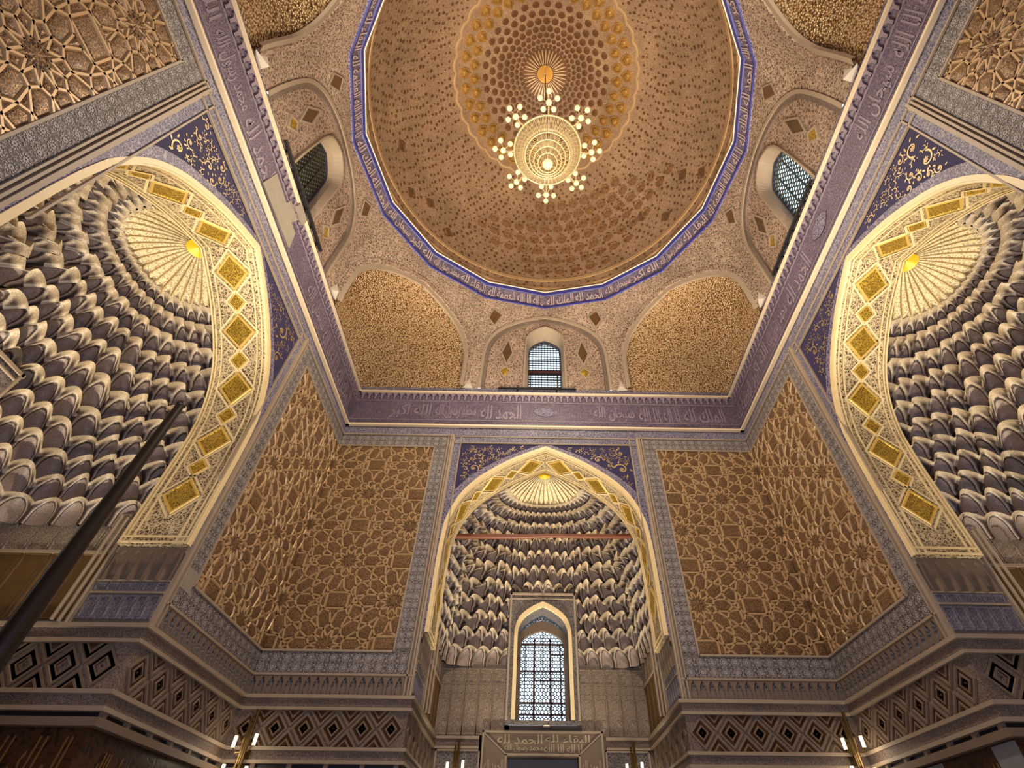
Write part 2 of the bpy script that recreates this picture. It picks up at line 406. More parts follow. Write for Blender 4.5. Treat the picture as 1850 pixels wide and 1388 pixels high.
for q in ([m01, hx[1], hx[5], m50], [m34, hx[4], hx[2], m23], [hx[1], hx[2], hx[4], hx[5]]): TPL.append(('gap_tile', q))
def area(p): return .5*sum(a[0]*b[1]-b[0]*a[1] for a, b in zip(p, p[1:]+p[:1]))
TPL = [(n, p if area(p) > 0 else p[::-1]) for n, p in TPL]
TPL = [(n, [(x*RHO, y*RHO) for x, y in p]) for n, p in TPL]
E1 = (2*math.cos(math.radians(36))*RHO, 2*math.sin(math.radians(36))*RHO); E2 = (E1[0], -E1[1])
def inset(p, w):
    out = []; n = len(p)
    for i in range(n):
        a, b, c = p[i-1], p[i], p[(i+1) % n]
        d1 = (b[0]-a[0], b[1]-a[1]); d2 = (c[0]-b[0], c[1]-b[1]); l1 = math.hypot(*d1) or 1e-9; l2 = math.hypot(*d2) or 1e-9
        n1 = (-d1[1]/l1, d1[0]/l1); n2 = (-d2[1]/l2, d2[0]/l2)
        q = 1+n1[0]*n2[0]+n1[1]*n2[1]; q = max(q, .35)
        out.append((b[0]+(n1[0]+n2[0])/q*w, b[1]+(n1[1]+n2[1])/q*w))
    return out
def clip_poly(p, x0, x1, y0, y1):
    for ax, v, sg in ((0, x0, 1), (0, x1, -1), (1, y0, 1), (1, y1, -1)):
        q = []
        for i in range(len(p)):
            a, b = p[i-1], p[i]; ia = (a[ax]-v)*sg >= 0; ib = (b[ax]-v)*sg >= 0
            if ia != ib: q.append(lerp(a, b, (v-a[ax])/(b[ax]-a[ax])))
            if ib: q.append(b)
        p = q
        if len(p) < 3: return []
    return p
def clip_seg(a, b, x0, x1, y0, y1):
    t0, t1 = 0, 1; d = (b[0]-a[0], b[1]-a[1])
    for p, q in ((-d[0], a[0]-x0), (d[0], x1-a[0]), (-d[1], a[1]-y0), (d[1], y1-a[1])):
        if abs(p) < 1e-12:
            if q < 0: return None
        else:
            r = q/p
            if p < 0: t0 = max(t0, r)
            else: t1 = min(t1, r)
    return (lerp(a, b, t0), lerp(a, b, t1)) if t1-t0 > 1e-6 else None
def tile_geo(p):
    q = inset(p, .022); q2 = inset(p, .04)
    if area(q) < .0004 or area(q2) < .00005 or area(q2) > area(q): return None
    n = len(q); c = (sum(x for x, y in q2)/n, sum(y for x, y in q2)/n)
    mb = MB()
    vs = [(x, y, 0) for x, y in q]+[(x, y, .015) for x, y in q2]+[(c[0], c[1], .022)]
    fs = [(i, (i+1) % n, n+(i+1) % n, n+i) for i in range(n)]+[(n+i, n+(i+1) % n, 2*n) for i in range(n)]
    mb.add(vs, fs); return mb
TILE_ME = {}
def lattice_panel(F, parent, corner, u0, u1, z0, z1, zc=8.3):
    x0, x1, y0, y1 = u0-corner, u1-corner, z0-zc, z1-zc
    mb = MB(); mb.quad(F(u0, -.012, z0), F(u1, -.012, z0), F(u1, -.012, z1), F(u0, -.012, z1))
    panel = mb.build('interlace_panel', M['tileb'], parent)
    Mt = F.mat(corner, -.012, zc); edges = {}; S = MB()
    for i in range(-9, 10):
        for j in range(-9, 10):
            o = (E1[0]*i+E2[0]*j, E1[1]*i+E2[1]*j)
            if o[0] < x0-4 or o[0] > x1+4 or o[1] < y0-4 or o[1] > y1+4: continue
            for ti, (nm, p) in enumerate(TPL):
                q = [off(a, o) for a in p]
                xs = [a[0] for a in q]; ys = [a[1] for a in q]
                if max(xs) <= x0 or min(xs) >= x1 or max(ys) <= y0 or min(ys) >= y1: continue
                for a, b in zip(q, q[1:]+q[:1]):
                    ka = (round(a[0], 3), round(a[1], 3)); kb = (round(b[0], 3), round(b[1], 3))
                    edges[(min(ka, kb), max(ka, kb))] = (a, b)
                if min(xs) >= x0 and max(xs) <= x1 and min(ys) >= y0 and max(ys) <= y1:
                    if ti not in TILE_ME:
                        g = tile_geo(p); TILE_ME[ti] = g.mesh(nm, M['tile']) if g else None
                    if TILE_ME[ti]: link(nm, TILE_ME[ti], panel, Mt @ Matrix.Translation((o[0], o[1], 0)))
                else:
                    c = clip_poly(q, x0, x1, y0, y1)
                    c = [a for a, b in zip(c, c[1:]+c[:1]) if math.dist(a, b) > .01] if c else []
                    if len(c) > 2 and area(c) > .006:
                        g = tile_geo(c)
                        if g: link(nm, g.mesh(nm, M['tile']), panel, Mt)
    for a, b in edges.values():
        s = clip_seg(a, b, x0, x1, y0, y1)
        if not s: continue
        a, b = s; L = math.dist(a, b); d = ((b[0]-a[0])/L, (b[1]-a[1])/L); nn = (-d[1], d[0])
        a = (a[0]-d[0]*.008, a[1]-d[1]*.008); b = (b[0]+d[0]*.008, b[1]+d[1]*.008)
        R = []
        for w, hh in ((-.024, 0), (-.012, .022), (.012, .022), (.024, 0)):
            R.append([(p[0]+nn[0]*w, p[1]+nn[1]*w, hh) for p in (a, b)])
        S.grid(R); S.poly([R[i][0] for i in range(4)]); S.poly([R[i][1] for i in range(4)][::-1])
    o = S.build('strapwork', M['strap'], panel, kind='stuff'); o.matrix_local = Mt
    # bead around the panel
    return panel

# ------------------------------------------------------------------ painted leaf scroll on a border (one relief mesh)
def leaf(mb, T, x, y, ang, L, W, d=-.004):
    c, s = math.cos(ang), math.sin(ang)
    P = [(0, 0), (.3*L, W*.42), (.65*L, W*.38), (L, 0), (.65*L, -W*.38), (.3*L, -W*.42)]
    mb.add([T(x+a*c-b*s, d, y+a*s+b*c) for a, b in P], [(0, 1, 2, 3, 4, 5)])
def scroll_border(mb, T, u0, u1, z0, z1, along, d):
    """leaf chain in a rectangular border; along = 'u' or 'z'"""
    W = (z1-z0) if along == 'u' else (u1-u0); Lh = (u1-u0) if along == 'u' else (z1-z0)
    if W > .2:
        if along == 'u': scroll_border(mb, T, u0, u1, z0+.01, z0+W*.5, along, d); scroll_border(mb, T, u0, u1, z0+W*.5, z1-.01, along, d)
        else: scroll_border(mb, T, u0+.01, u0+W*.5, z0, z1, along, d); scroll_border(mb, T, u0+W*.5, u1-.01, z0, z1, along, d)
        return
    n = max(1, round(Lh/(W*1.25))); per = Lh/n
    Q = (lambda a, dd, b: T(u0+a, dd, z0+b)) if along == 'u' else (lambda a, dd, b: T(u0+b, dd, z0+a))
    for i in range(n):
        cx = (i+.5)*per; cy = W*.5; sgn = 1 if i % 2 else -1
        for k in range(8):
            a = k*PI/4+PI/8
            leaf(mb, Q, cx+math.cos(a)*W*.05, cy+math.sin(a)*W*.05, a, W*.19, W*.12, d)
        for k in range(12):
            a = k*PI/6
            leaf(mb, Q, cx+math.cos(a)*W*.29, cy+math.sin(a)*W*.27, a+sgn*.9, W*.17, W*.11, d)
        for s2 in (-1, 1):
            for k in (-1, 0, 1):
                leaf(mb, Q, cx+per/2, cy+s2*W*(.12+.13*abs(k))+0, s2*PI/2+k*1.0, W*.16, W*.1, d)
            leaf(mb, Q, cx-per*.25, cy+s2*W*.43, s2*.2, W*.16, W*.08, d); leaf(mb, Q, cx+per*.1, cy+s2*W*.43, -s2*.2, W*.16, W*.08, d)

# ------------------------------------------------------------------ gold vine inside the spandrel triangles
def vine(mb, T, inside, box, rnd, n=60, d=-.012):
    pts = []; tries = 0
    while len(pts) < n and tries < 4000:
        tries += 1
        p = (rnd.uniform(box[0], box[1]), rnd.uniform(box[2], box[3]))
        r = rnd.choice((.06, .09, .13, .18))
        if not all(inside(p[0]+r*math.cos(a)*1.1, p[1]+r*math.sin(a)*1.1) for a in (0, 1.57, 3.14, 4.71)): continue
        if all(math.dist(p, q[:2]) > (r+q[2])*.92 for q in pts): pts.append((p[0], p[1], r))
    for k, (x, y, r) in enumerate(pts):
        a0 = rnd.uniform(0, 6.28); sg = rnd.choice((-1, 1))
        A, B = [], []
        for i in range(15):
            t = i/14; a = a0+sg*t*4.9; rr = r*(1-.78*t); w = r*.10*(1-.3*t)
            A.append((x+math.cos(a)*(rr-w), y+math.sin(a)*(rr-w))); B.append((x+math.cos(a)*(rr+w), y+math.sin(a)*(rr+w)))
        mb.grid([[T(u, d, z) for u, z in A], [T(u, d, z) for u, z in B]])
        if r > .08:
            for q in range(6): leaf(mb, T, x, y, q*PI/3+a0, r*.36, r*.24, d-.001)
        for q in range(5):
            a = a0+sg*q*.95; leaf(mb, T, x+math.cos(a)*r, y+math.sin(a)*r, a+sg*.8, r*.55, r*.26, d)

# ------------------------------------------------------------------ niche vault
def arch_hw(z, hw=2.14, zs=7.6, za=10.4): return hw*a_half((z-zs)/(za-zs))
def vault_curve(z, w, amp=0.0, m=5):
    """plan curve of the vault at height z, w in 0..1 from one end of the arch to the other"""
    hw = min(2.2, arch_hw(z)+.02); hw = max(hw, .88)
    t = min(1, max(0, (z-7.9)/2.0)); dep = 1.97-.12*min(1, max(0, (z-6.5)/1.4))-(1.0)*(t**1.25)
    n = 9-6.8*min(1, max(0, (z-6.4)/2.2))
    key = (round(z, 3)); tab = _VT.get(key)
    if tab is None:
        P = []
        for i in range(181):
            a = PI*i/180; c, s = math.cos(a), math.sin(a)
            P.append((hw*math.copysign(abs(c)**(2/n), c), dep*abs(s)**(2/n)))
        tab = _VT[key] = resample(P, 240)
    x = w*240; i = min(239, int(x)); u, d = lerp(tab[i], tab[i+1], x-i)
    if amp:
        k = 1-amp*(.5-.5*math.cos(2*PI*m*w))*min(1, 6*w, 6*(1-w)); u *= k; d *= k
    return (u, SD+max(0, d))
_VT = {}
def vault_cell(F, z0, z1, w0, w1, rd, amp0, amp1, m, x0=1, x1=1, e0=.1, e1=.1, push=0, flat=1, nu=8, nv=7):
    """one hollow cell: pointed hood above, hanging foot below; x0, x1 = where its ends lie (1 border, 0 middle)"""
    mb = MB(); rows, uvs = [], []
    for j in range(nv+1):
        v = j/nv; row = []
        for i in range(-1, nu+2):
            s = min(1, max(0, i/nu)); sx = -x0+(x0+x1)*s; x = abs(sx); w = w0+(w1-w0)*s; back = .16 if i in (-1, nu+1) else 0
            b = vault_curve(z0, w, amp0, m); l = vault_curve(z1, w, amp1, m)
            dx, dy = -b[0], (SD+.25)-b[1]; L = math.hypot(dx, dy) or 1; dx /= L; dy /= L
            q = .11*flat-push*flat+back; b = (b[0]-dx*q, b[1]-dy*q); fo = (.09*x**1.3+push)*flat+.02*(1-flat)-back
            l = (l[0]+dx*fo, l[1]+dy*fo)
            v0 = .24+.38*(1-x**1.5)
            g = 0 if v < v0 else ((v-v0)/(1-v0))**1.45
            r = rd*(1-x*x)*(1-g)
            u = b[0]*(1-g)+l[0]*g-dx*r; d = b[1]*(1-g)+l[1]*g-dy*r
            za, zb = z0+e0*(.5-(1-x)**1.8), z1+e1*(.5-x**1.8)
            row.append(F(u, d, za+(zb-za)*v))
            uvs.append((x if v < .45 else min(1, math.hypot(x, max(0, (v-.45)/.62))), g*.9))
        rows.append(row)
    mb.grid(rows, uvs); return mb
def niche_vault(F, wall, skip_window):
    B = MB()                                                      # closed shell behind the cells
    for s in (-1, 1): B.quad(F(2.33*s, .9, 6.1), F(2.33*s, ND+.12, 6.1), F(2.33*s, ND+.12, 10.75), F(2.33*s, .9, 10.75))
    B.quad(F(-2.33, .9, 10.75), F(2.33, .9, 10.75), F(2.33, ND+.12, 10.75), F(-2.33, ND+.12, 10.75))
    if skip_window:
        for a, b, c, d in ((-2.33, -.72, 6.1, 10.75), (.72, 2.33, 6.1, 10.75), (-.72, .72, 7.95, 10.75)):
            B.quad(F(a, ND+.12, c), F(b, ND+.12, c), F(b, ND+.12, d), F(a, ND+.12, d))
    else: B.quad(F(-2.33, ND+.12, 6.1), F(2.33, ND+.12, 6.1), F(2.33, ND+.12, 10.75), F(-2.33, ND+.12, 10.75))
    A = resample([(2.14, 6.2)]+arch_half(2.14, 7.6, 10.4), 20); 
    strip(B, [(u, z) for u, z in A], [(2.4, 6.2+4.6*i/20) for i in range(21)], F, SD+.005, SD+.004)
    strip(B, [(-u, z) for u, z in A], [(-2.4, 6.2+4.6*i/20) for i in range(21)], F, SD+.005, SD+.004)
    vault = B.build('niche_vault', M['vault'], wall)
    tiers = [(6.5, 6.84, .07, .02), (6.84, 7.18, .08, .05), (7.18, 7.52, .09, .08), (7.52, 7.86, .09, .11), (7.86, 8.2, .10, .13),
             (8.2, 8.54, .10, .14), (8.54, 8.88, .10, .13), (8.88, 9.22, .12, .11), (9.22, 9.52, .09, .06), (9.52, 9.76, .06, .02), (9.76, 9.95, .04, 0)]
    n = 24 if F.k == 'back' else 20
    for k, (z0, z1, rd, amp) in enumerate(tiers):
        amp1 = tiers[k+1][3] if k+1 < len(tiers) else 0
        if k % 2: cells = [(0, .5/n, 0, 1)]+[((i+.5)/n, (i+1.5)/n, 1, 1) for i in range(n-1)]+[(1-.5/n, 1, 1, 0)]
        else: cells = [(i/n, (i+1)/n, 1, 1) for i in range(n)]
        for w0, w1, x0, x1 in cells:
            um, dm = vault_curve((z0+z1)/2, (w0+w1)/2, amp)
            if abs(um) < .74 and z0 < 7.8 and dm > 2.2: continue
            push = (.035 if (round(w0*n*2)//2+k) % 2 else -.02) if k < 9 else 0
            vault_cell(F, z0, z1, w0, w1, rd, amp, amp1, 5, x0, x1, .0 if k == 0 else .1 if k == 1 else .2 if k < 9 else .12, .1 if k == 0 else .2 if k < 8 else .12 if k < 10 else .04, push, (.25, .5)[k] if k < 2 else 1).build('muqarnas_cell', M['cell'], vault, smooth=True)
    # ribbed half shell under the crown
    nf = 18; R, zr, za = .88, 9.93, 10.40
    for i in range(nf):
        a0, a1 = PI*i/nf, PI*(i+1)/nf; mb = MB(); rows = []
        for j in range(6):
            q = j/5; r = R*(1-q)*1.0+.02; row = []
            for k in range(5):
                s = k/4; a = a0+(a1-a0)*s; lift = .05*(1-(2*s-1)**2)*(1-q)
                row.append(F(r*math.cos(a), SD+.02+r*math.sin(a), zr+(za-zr)*(1-(1-q)**1.6)+lift-(.03 if j == 0 and k in (0, 4) else 0)))
            rows.append(row)
        mb.grid(rows); mb.build('shell_flute', M['shell'], vault, smooth=True)
    rb = MB()
    for i in range(nf+1):
        a = PI*i/nf
        rb.tube([F((R*(1-q)+.02)*math.cos(a), SD+.02+(R*(1-q)+.02)*math.sin(a), zr+(za-zr)*(1-(1-q)**1.6)-.008) for q in (0, .25, .5, .75, .95)], [.012, .011, .009, .007, .004], 4)
    rb.build('shell_rib', M['tileb' if F.k == 'back' else 'goldv'], vault, kind='stuff')
    yd = MB(); ring = [F(.17*math.cos(PI*i/10), SD+.015+.17*math.sin(PI*i/10), za-.075) for i in range(11)]
    yd.add([F(0, SD+.015, za-.02)]+ring, [(0, i, i+1) for i in range(1, 11)]); yd.build('shell_sun', M['yellow'], vault)
    return vault

def arch_soffit(F, wall):
    half = resample([(2.14, 6.2)]+arch_half(2.14, 7.6, 10.4), 60)
    full = half+[(-u, z) for u, z in half[-2::-1]]
    mb = MB(); mb.grid([[F(u, d, z) for u, z in full] for d in (-.03, SD*.5, SD)])
    for s in (-1, 1): mb.quad(F(2.14*s, -.03, 6.2), F(2.3*s, -.03, 6.2), F(2.3*s, SD, 6.2), F(2.14*s, SD, 6.2))
    so = mb.build('arch_soffit', M['cream'], wall)
    def sof(s, d, side, lift):                       # s = arc length from the foot
        L = sof.L; i = min(len(half)-2, max(0, int(s/L*60))); t = s/L*60-i
        u, z = lerp(half[i], half[i+1], t); du, dz = half[i+1][0]-half[i][0], half[i+1][1]-half[i][1]; l = math.hypot(du, dz)
        nu, nz = -dz/l, du/l                          # towards the inside of the arch
        return F((u+nu*lift)*side, d, z+nz*lift)
    sof.L = sum(math.dist(a, b) for a, b in zip(half, half[1:]))
    rails = MB()
    for side in (-1, 1):
        for d0, d1, lf in ((-.03, .015, .022), (.05, .075, .014), (.14, .165, .018), (SD-.165, SD-.14, .018), (SD-.075, SD-.05, .014), (SD-.03, SD, .022)):
            n = 44; ss = [sof.L*i/n for i in range(n+1)]
            rails.grid([[sof(s, d0, side, 0) for s in ss], [sof(s, d0, side, lf) for s in ss], [sof(s, d1, side, lf) for s in ss], [sof(s, d1, side, 0) for s in ss]])
        # foot rail across
        for s0 in (.02, .1): rails.grid([[sof(s0+a, d, side, b) for a, b in ((0, 0), (0, .02), (.025, .02), (.025, 0))] for d in (.0, SD)])
    rails.build('soffit_rail', M['creamp'], so)
    mid = SD/2; big, small = .285, .15
    for side in (-1, 1):
        s = sof.L-.12-big
        k = 0; ribs = MB()
        while s > .2+big*.6:
            hd = big if k % 2 == 0 else small
            al = hd*1.12
            pts = [(s+al, mid), (s, mid+hd), (s-al, mid), (s, mid-hd)]
            t = MB(); out = [sof(a, b, side, .004) for a, b in pts]
            i1 = [sof(s+(a-s)*.93, mid+(b-mid)*.93, side, .02) for a, b in pts]; i2 = [sof(s+(a-s)*.8, mid+(b-mid)*.8, side, .02) for a, b in pts]
            i3 = [sof(s+(a-s)*.76, mid+(b-mid)*.76, side, .008) for a, b in pts]
            t.add(out+i1+i2+i3, [(r*4+i, r*4+(i+1) % 4, r*4+4+(i+1) % 4, r*4+4+i) for r in range(3) for i in range(4)]+[(12, 13, 14, 15)])
            two_tone(t.build('gold_tile', M['gold'], so).data, M['goldf'], range(8))
            # cream zigzag that crosses at the tile's tips
            for a, b in zip(pts, pts[1:]+pts[:1]):
                A = (s+(a[0]-s)*1.18, mid+(a[1]-mid)*1.18); Bq = (s+(b[0]-s)*1.18, mid+(b[1]-mid)*1.18)
                l = math.dist(A, Bq); nn = (-(Bq[1]-A[1])/l*.017, (Bq[0]-A[0])/l*.017)
                ribs.quad(sof(A[0]-nn[0], A[1]-nn[1], side, .016), sof(Bq[0]-nn[0], Bq[1]-nn[1], side, .016), sof(Bq[0]+nn[0], Bq[1]+nn[1], side, .016), sof(A[0]+nn[0], A[1]+nn[1], side, .016))
            nxt = small if k % 2 == 0 else big
            s -= (hd+nxt)*1.12+.02; k += 1
        ribs.build('zigzag_rib', M['creamp'], so)
    return so

# ------------------------------------------------------------------ small repeated relief pieces (local x, y, z = towards the viewer)
def me_diamond():
    mb = MB()
    def ring(a, b): return [(a, 0), (0, b), (-a, 0), (0, -b)]
    Ls = [(ring(.205, .225), 0), (ring(.20, .22), .022), (ring(.165, .18), .022), (ring(.155, .17), .004), (ring(.105, .115), .004), (ring(.098, .107), .018), (ring(.072, .08), .018), (ring(.064, .07), .0)]
    vs = [(x, y, z) for r, z in Ls for x, y in r]; fs = [(r*4+i, r*4+(i+1) % 4, r*4+4+(i+1) % 4, r*4+4+i) for r in range(len(Ls)-1) for i in range(4)]
    fs.append(tuple(range(len(vs)-4, len(vs)))); mb.add(vs, fs)
    mb.add([(.02, 0, 0), (0, .02, 0), (-.02, 0, 0), (0, -.02, 0), (0, 0, .025)], [(0, 1, 4), (1, 2, 4), (2, 3, 4), (3, 0, 4)])
    return mb
def me_diamond_half():
    mb = MB(); Ls = [(.205, .225, 0), (.20, .22, .022), (.165, .18, .022), (.155, .17, .004), (.105, .115, .004), (.098, .107, .018), (.072, .08, .018)]
    vs = [p for a, b, z in Ls for p in ((a, 0, z), (-a, 0, z), (0, -b, z))]
    fs = [(r*3+i, r*3+i+1, r*3+4+i, r*3+3+i) for r in range(6) for i in (0,)][:0]+[(r*3+1, r*3+2, r*3+5, r*3+4) for r in range(6)]+[(r*3+2, r*3, r*3+3, r*3+5) for r in range(6)]+[(18, 19, 20)]
    mb.add(vs, fs); return mb
def two_tone(me, mat, idx):
    me.materials.append(mat)
    for i in idx: me.polygons[i].material_index = 1
    return me
def me_flute(w, h, d):
    """little blind arch: frame with a hollow pointed niche"""
    mb = MB(); hw = w*.36; out = []
    arc = [(hw, 0), (hw, h*.5), (hw*.9, h*.66), (hw*.55, h*.82), (0, h*.95), (-hw*.55, h*.82), (-hw*.9, h*.66), (-hw, h*.5), (-hw, 0)]
    fr = [(w*.5, 0), (w*.5, h*.5), (w*.5, h*.66), (w*.5, h), (0, h), (-w*.5, h), (-w*.5, h*.66), (-w*.5, h*.5), (-w*.5, 0)]
    n = len(arc)
    vs = [(x, y, d) for x, y in fr]+[(x, y, d) for x, y in arc]+[(x*.75, y*.95, -d*.2 if y < h*.6 else d*.3) for x, y in arc]
    fs = [(r*n+i, r*n+i+1, r*n+n+i+1, r*n+n+i) for r in range(2) for i in range(n-1)]+[tuple(range(2*n, 3*n))]
    mb.add(vs, fs); return mb
def me_panel(w, h, d=.02):
    mb = MB(); R = [(w/2, h/2, 0), (w/2-.004, h/2-.004, d), (w/2-.022, h/2-.022, d), (w/2-.03, h/2-.03, .004)]
    vs = [(sx*a, sy*b, z) for a, b, z in R for sx, sy in ((1, 1), (-1, 1), (-1, -1), (1, -1))]
    fs = [(r*4+i, r*4+(i+1) % 4, r*4+4+(i+1) % 4, r*4+4+i) for r in range(3) for i in range(4)]+[(12, 13, 14, 15)]
    mb.add(vs, fs); return mb
DIAMOND = two_tone(me_diamond().mesh('diamond_tile', M['mouldd']), M['onyx'], list(range(12, 16))+list(range(24, 33)))
DIAMOND_H = two_tone(me_diamond_half().mesh('half_diamond_tile', M['mouldd']), M['onyx'], [3, 9, 12])
FLUTE = two_tone(me_flute(.15, .29, .03).mesh('frieze_flute', M['mouldd']), M['greyd'], range(8, 17))
FLUTE_J = me_flute(.18, .44, .05).mesh('jamb_flute', M['mouldd'])
SCALLOP = two_tone(me_flute(.17, .24, .035).mesh('cornice_scallop', M['scriptv']), M['frieze'], range(8, 17))
JP1 = me_panel(.15, .13).mesh('jamb_panel', M['bluep']); JP2 = me_panel(.15, .30).mesh('jamb_panel_tall', M['bluep'])
JP3 = me_panel(.36, .86).mesh('gilt_panel', M['brownp']); BP = None
def blind_panel(w, h, head):
    mb = me_panel(w, h)
    hw = w/2-.03; y0 = h/2-head
    arc = [(hw, y0), (hw*.95, y0+head*.4), (hw*.5, y0+head*.72), (0, y0+head*.88), (-hw*.5, y0+head*.72), (-hw*.95, y0+head*.4), (-hw, y0)]
    A = arc; Bq = [(x*.88, y-.018) for x, y in arc]
    mb.grid([[(x, y, .022) for x, y in A], [(x, y, .022) for x, y in Bq]])
    mb.box(-hw, hw, y0-.01, y0+.01, 0, .02)
    return mb
BLIND = blind_panel(.29, 1.24, .3).mesh('blind_panel', M['blind'])
BLIND_S = blind_panel(.30, .86, .26).mesh('blind_panel_short', M['blind'])
# ================================================================== SETTING
fl = MB(); fl.quad((-8.2, -5.3, FLOOR), (8.2, -5.3, FLOOR), (8.2, 8.4, FLOOR), (-8.2, 8.4, FLOOR))
tag(fl.build('floor', M['floor']), 'pale marble floor of the domed hall', 'floor', kind='structure')
rnd = random.Random(5)
WALLS = {}
def perim(hw, z0, z1, n, side):
    r = [(hw, z0+(z1-z0)*i/side) for i in range(side)]+[(hw*(1-(i/(n-side))), z1) for i in range(n-side+1)]
    return r+[(-u, z) for u, z in r[-2::-1]]
def runs(F): return ((-5.0, -2.25), (2.25, 5.0)) if F.k == 'back' else ((-5.277, -2.25), (2.25, 5.277))
def band_all(F, wall, name, z0, z1, proud, mat, niche=True, label=None):
    mb = MB()
    for a, b in runs(F): mb.box(a-(.0), b, -proud, .0, z0, z1, F)
    if niche:
        for s in (-1, 1): mb.box(2.25*s-proud*(s > 0), 2.25*s+proud*(s < 0), -proud, ND, z0, z1, F)
        for a, b in ((-2.25, -.78), (.78, 2.25)) if z1 > 5.3 else ((-2.25, -1.3), (1.3, 2.25)): mb.box(a, b, ND-proud, ND, z0, z1, F)
    return mb.build(name, mat, wall)
for side in ('back', 'left', 'right'):
    F = Frame(side); U0, U1 = runs(F)[0][0], runs(F)[1][1]
    mb = MB()
    mb.quad(F(U0, 0, FLOOR), F(-2.25, 0, FLOOR), F(-2.25, 0, ZT), F(U0, 0, ZT)); mb.quad(F(2.25, 0, FLOOR), F(U1, 0, FLOOR), F(U1, 0, ZT), F(2.25, 0, ZT))
    A = arch_full(2.14, 6.2, 7.6, 10.4, 30); Bq = perim(2.25, 6.2, ZT, 30, 18)
    mb.grid([[F(u, 0, z) for u, z in A], [F(u, 0, z) for u, z in Bq]])
    for s in (-1, 1): mb.quad(F(2.25*s, 0, FLOOR), F(2.25*s, ND, FLOOR), F(2.25*s, ND, 6.55), F(2.25*s, 0, 6.55))
    for a, b, c, d in ((-2.25, -.72, FLOOR, 6.55), (.72, 2.25, FLOOR, 6.55), (-.72, .72, 4.87, 5.40), (-2.25, -.70, FLOOR, 5.4)):
        mb.quad(F(a, ND, c), F(b, ND, c), F(b, ND, d), F(a, ND, d))
    mb.quad(F(-.72, ND+.3, FLOOR), F(.72, ND+.3, FLOOR), F(.72, ND+.3, 4.87), F(-.72, ND+.3, 4.87)); mb.quad(F(-.72, ND, 4.87), F(.72, ND, 4.87), F(.72, ND+.3, 4.87), F(-.72, ND+.3, 4.87))
    for s in (-.72, .72): mb.quad(F(s, ND, FLOOR), F(s, ND+.3, FLOOR), F(s, ND+.3, 4.87), F(s, ND, 4.87))
    wall = mb.build('wall_'+side, M['wall'], kind='structure')
    tag(wall, {'back': 'ornate far wall facing the viewer with a deep arched window niche', 'left': 'ornate left side wall with deep arched muqarnas niche and dark pole before it',
               'right': 'ornate right side wall with deep arched muqarnas niche, no pole before it'}[side], 'wall')
    WALLS[side] = wall
    # interlace panels and their borders
    for s, (a, b) in zip((-1, 1), runs(F)):
        corner = a if s < 0 else b
        if s < 0: p0, p1 = a, -2.68
        else: p0, p1 = 2.68, b
        lattice_panel(F, wall, corner, p0, p1, 5.88, 10.41)
        i0, i1 = (-2.68, -2.38) if s < 0 else (2.38, 2.68)
        gb = MB(); gb.quad(F(i0, -.02, 5.52), F(i1, -.02, 5.52), F(i1, -.02, 10.76), F(i0, -.02, 10.76))
        for z0, z1 in ((5.52, 5.86), (10.43, 10.76)): gb.quad(F(p0, -.02, z0), F(p1, -.02, z0), F(p1, -.02, z1), F(p0, -.02, z1))
        gbo = gb.build('arabesque_border', M['greyd'], wall)
        sc = MB()
        scroll_border(sc, F, i0, i1, 5.9, 10.40, 'z', -.024)
        for z0, z1 in ((5.52, 5.86), (10.43, 10.76)): scroll_border(sc, F, min(a, i0) if s < 0 else i0, i1 if s < 0 else b, z0, z1, 'u', -.024)
        sc.build('leaf_scroll', M['leaf'], gbo, kind='stuff')
        bd = MB()
        bd.box(*sorted((p0, p1)), -.045, 0, 5.86, 5.895, F); bd.box(*sorted((p0, p1)), -.045, 0, 10.405, 10.435, F)
        e = -2.68 if s < 0 else 2.68; bd.box(e-.015, e+.015, -.045, 0, 5.86, 10.435, F)
        for off_, w, pr in ((2.26, .02, .06), (2.31, .015, .04), (2.37, .012, .05)): bd.box(s*off_-w, s*off_+w, -pr, 0, 5.2, 10.80, F)
        bd.box(a if s < 0 else 2.25, -2.25 if s < 0 else b, -.05, 0, 10.76, 10.79, F); bd.box(a if s < 0 else 2.25, -2.25 if s < 0 else b, -.05, 0, 5.49, 5.52, F)
        bd.build('panel_bead', M['mould'], wall)
        # frieze of little flutes under the panel
        n = int((b-a)/.15)
        for k in range(n): link('frieze_flute', FLUTE, wall, F.mat(a+(k+.5)*(b-a)/n, -.005, 5.2))
        # diamonds
        nd = int((b-a)/.44)
        for r, z in enumerate((4.745,)):
            for k in range(nd):
                u = a+(k+.5)*(b-a)/nd
                link('diamond_tile', DIAMOND, wall, F.mat(u, -.004, z))
                if k < nd-1:
                    u += (b-a)/nd/2
                    link('half_diamond_tile', DIAMOND_H, wall, F.mat(u, -.004, 4.985)); link('half_diamond_tile', DIAMOND_H, wall, F.mat(u, -.004, 4.505) @ Matrix.Rotation(PI, 4, 'Z'))
    # pishtaq frame, spandrels
    fr = MB()
    for s in (-1, 1): fr.box(min(s*2.06, s*2.25), max(s*2.06, s*2.25), -.02, 0, 8.2, 10.55, F)
    fr.box(-2.25, 2.25, -.02, 0, 10.55, 10.76, F)
    fb = fr.build('frame_band', M['bgrey'], wall)
    bd = MB()
    for s in (-1, 1):
        for x in (2.235, 2.06): bd.box(s*x-.012, s*x+.012, -.045, 0, 7.2, 10.77, F)
    for z in (10.545, 10.74): bd.box(-2.25, 2.25, -.045, 0, z, z+.022, F)
    bd.build('frame_bead', M['mould'], wall)
    O1 = arch_full(2.14, 6.2, 7.6, 10.4, 36); O2 = arch_full(2.20, 6.2, 7.62, 10.48, 36); O3 = arch_full(2.25, 6.2, 7.66, 10.535, 36)
    am = MB(); strip(am, O1, O2, F, 0, -.04); am.build('arch_moulding', M['creamp'], wall)
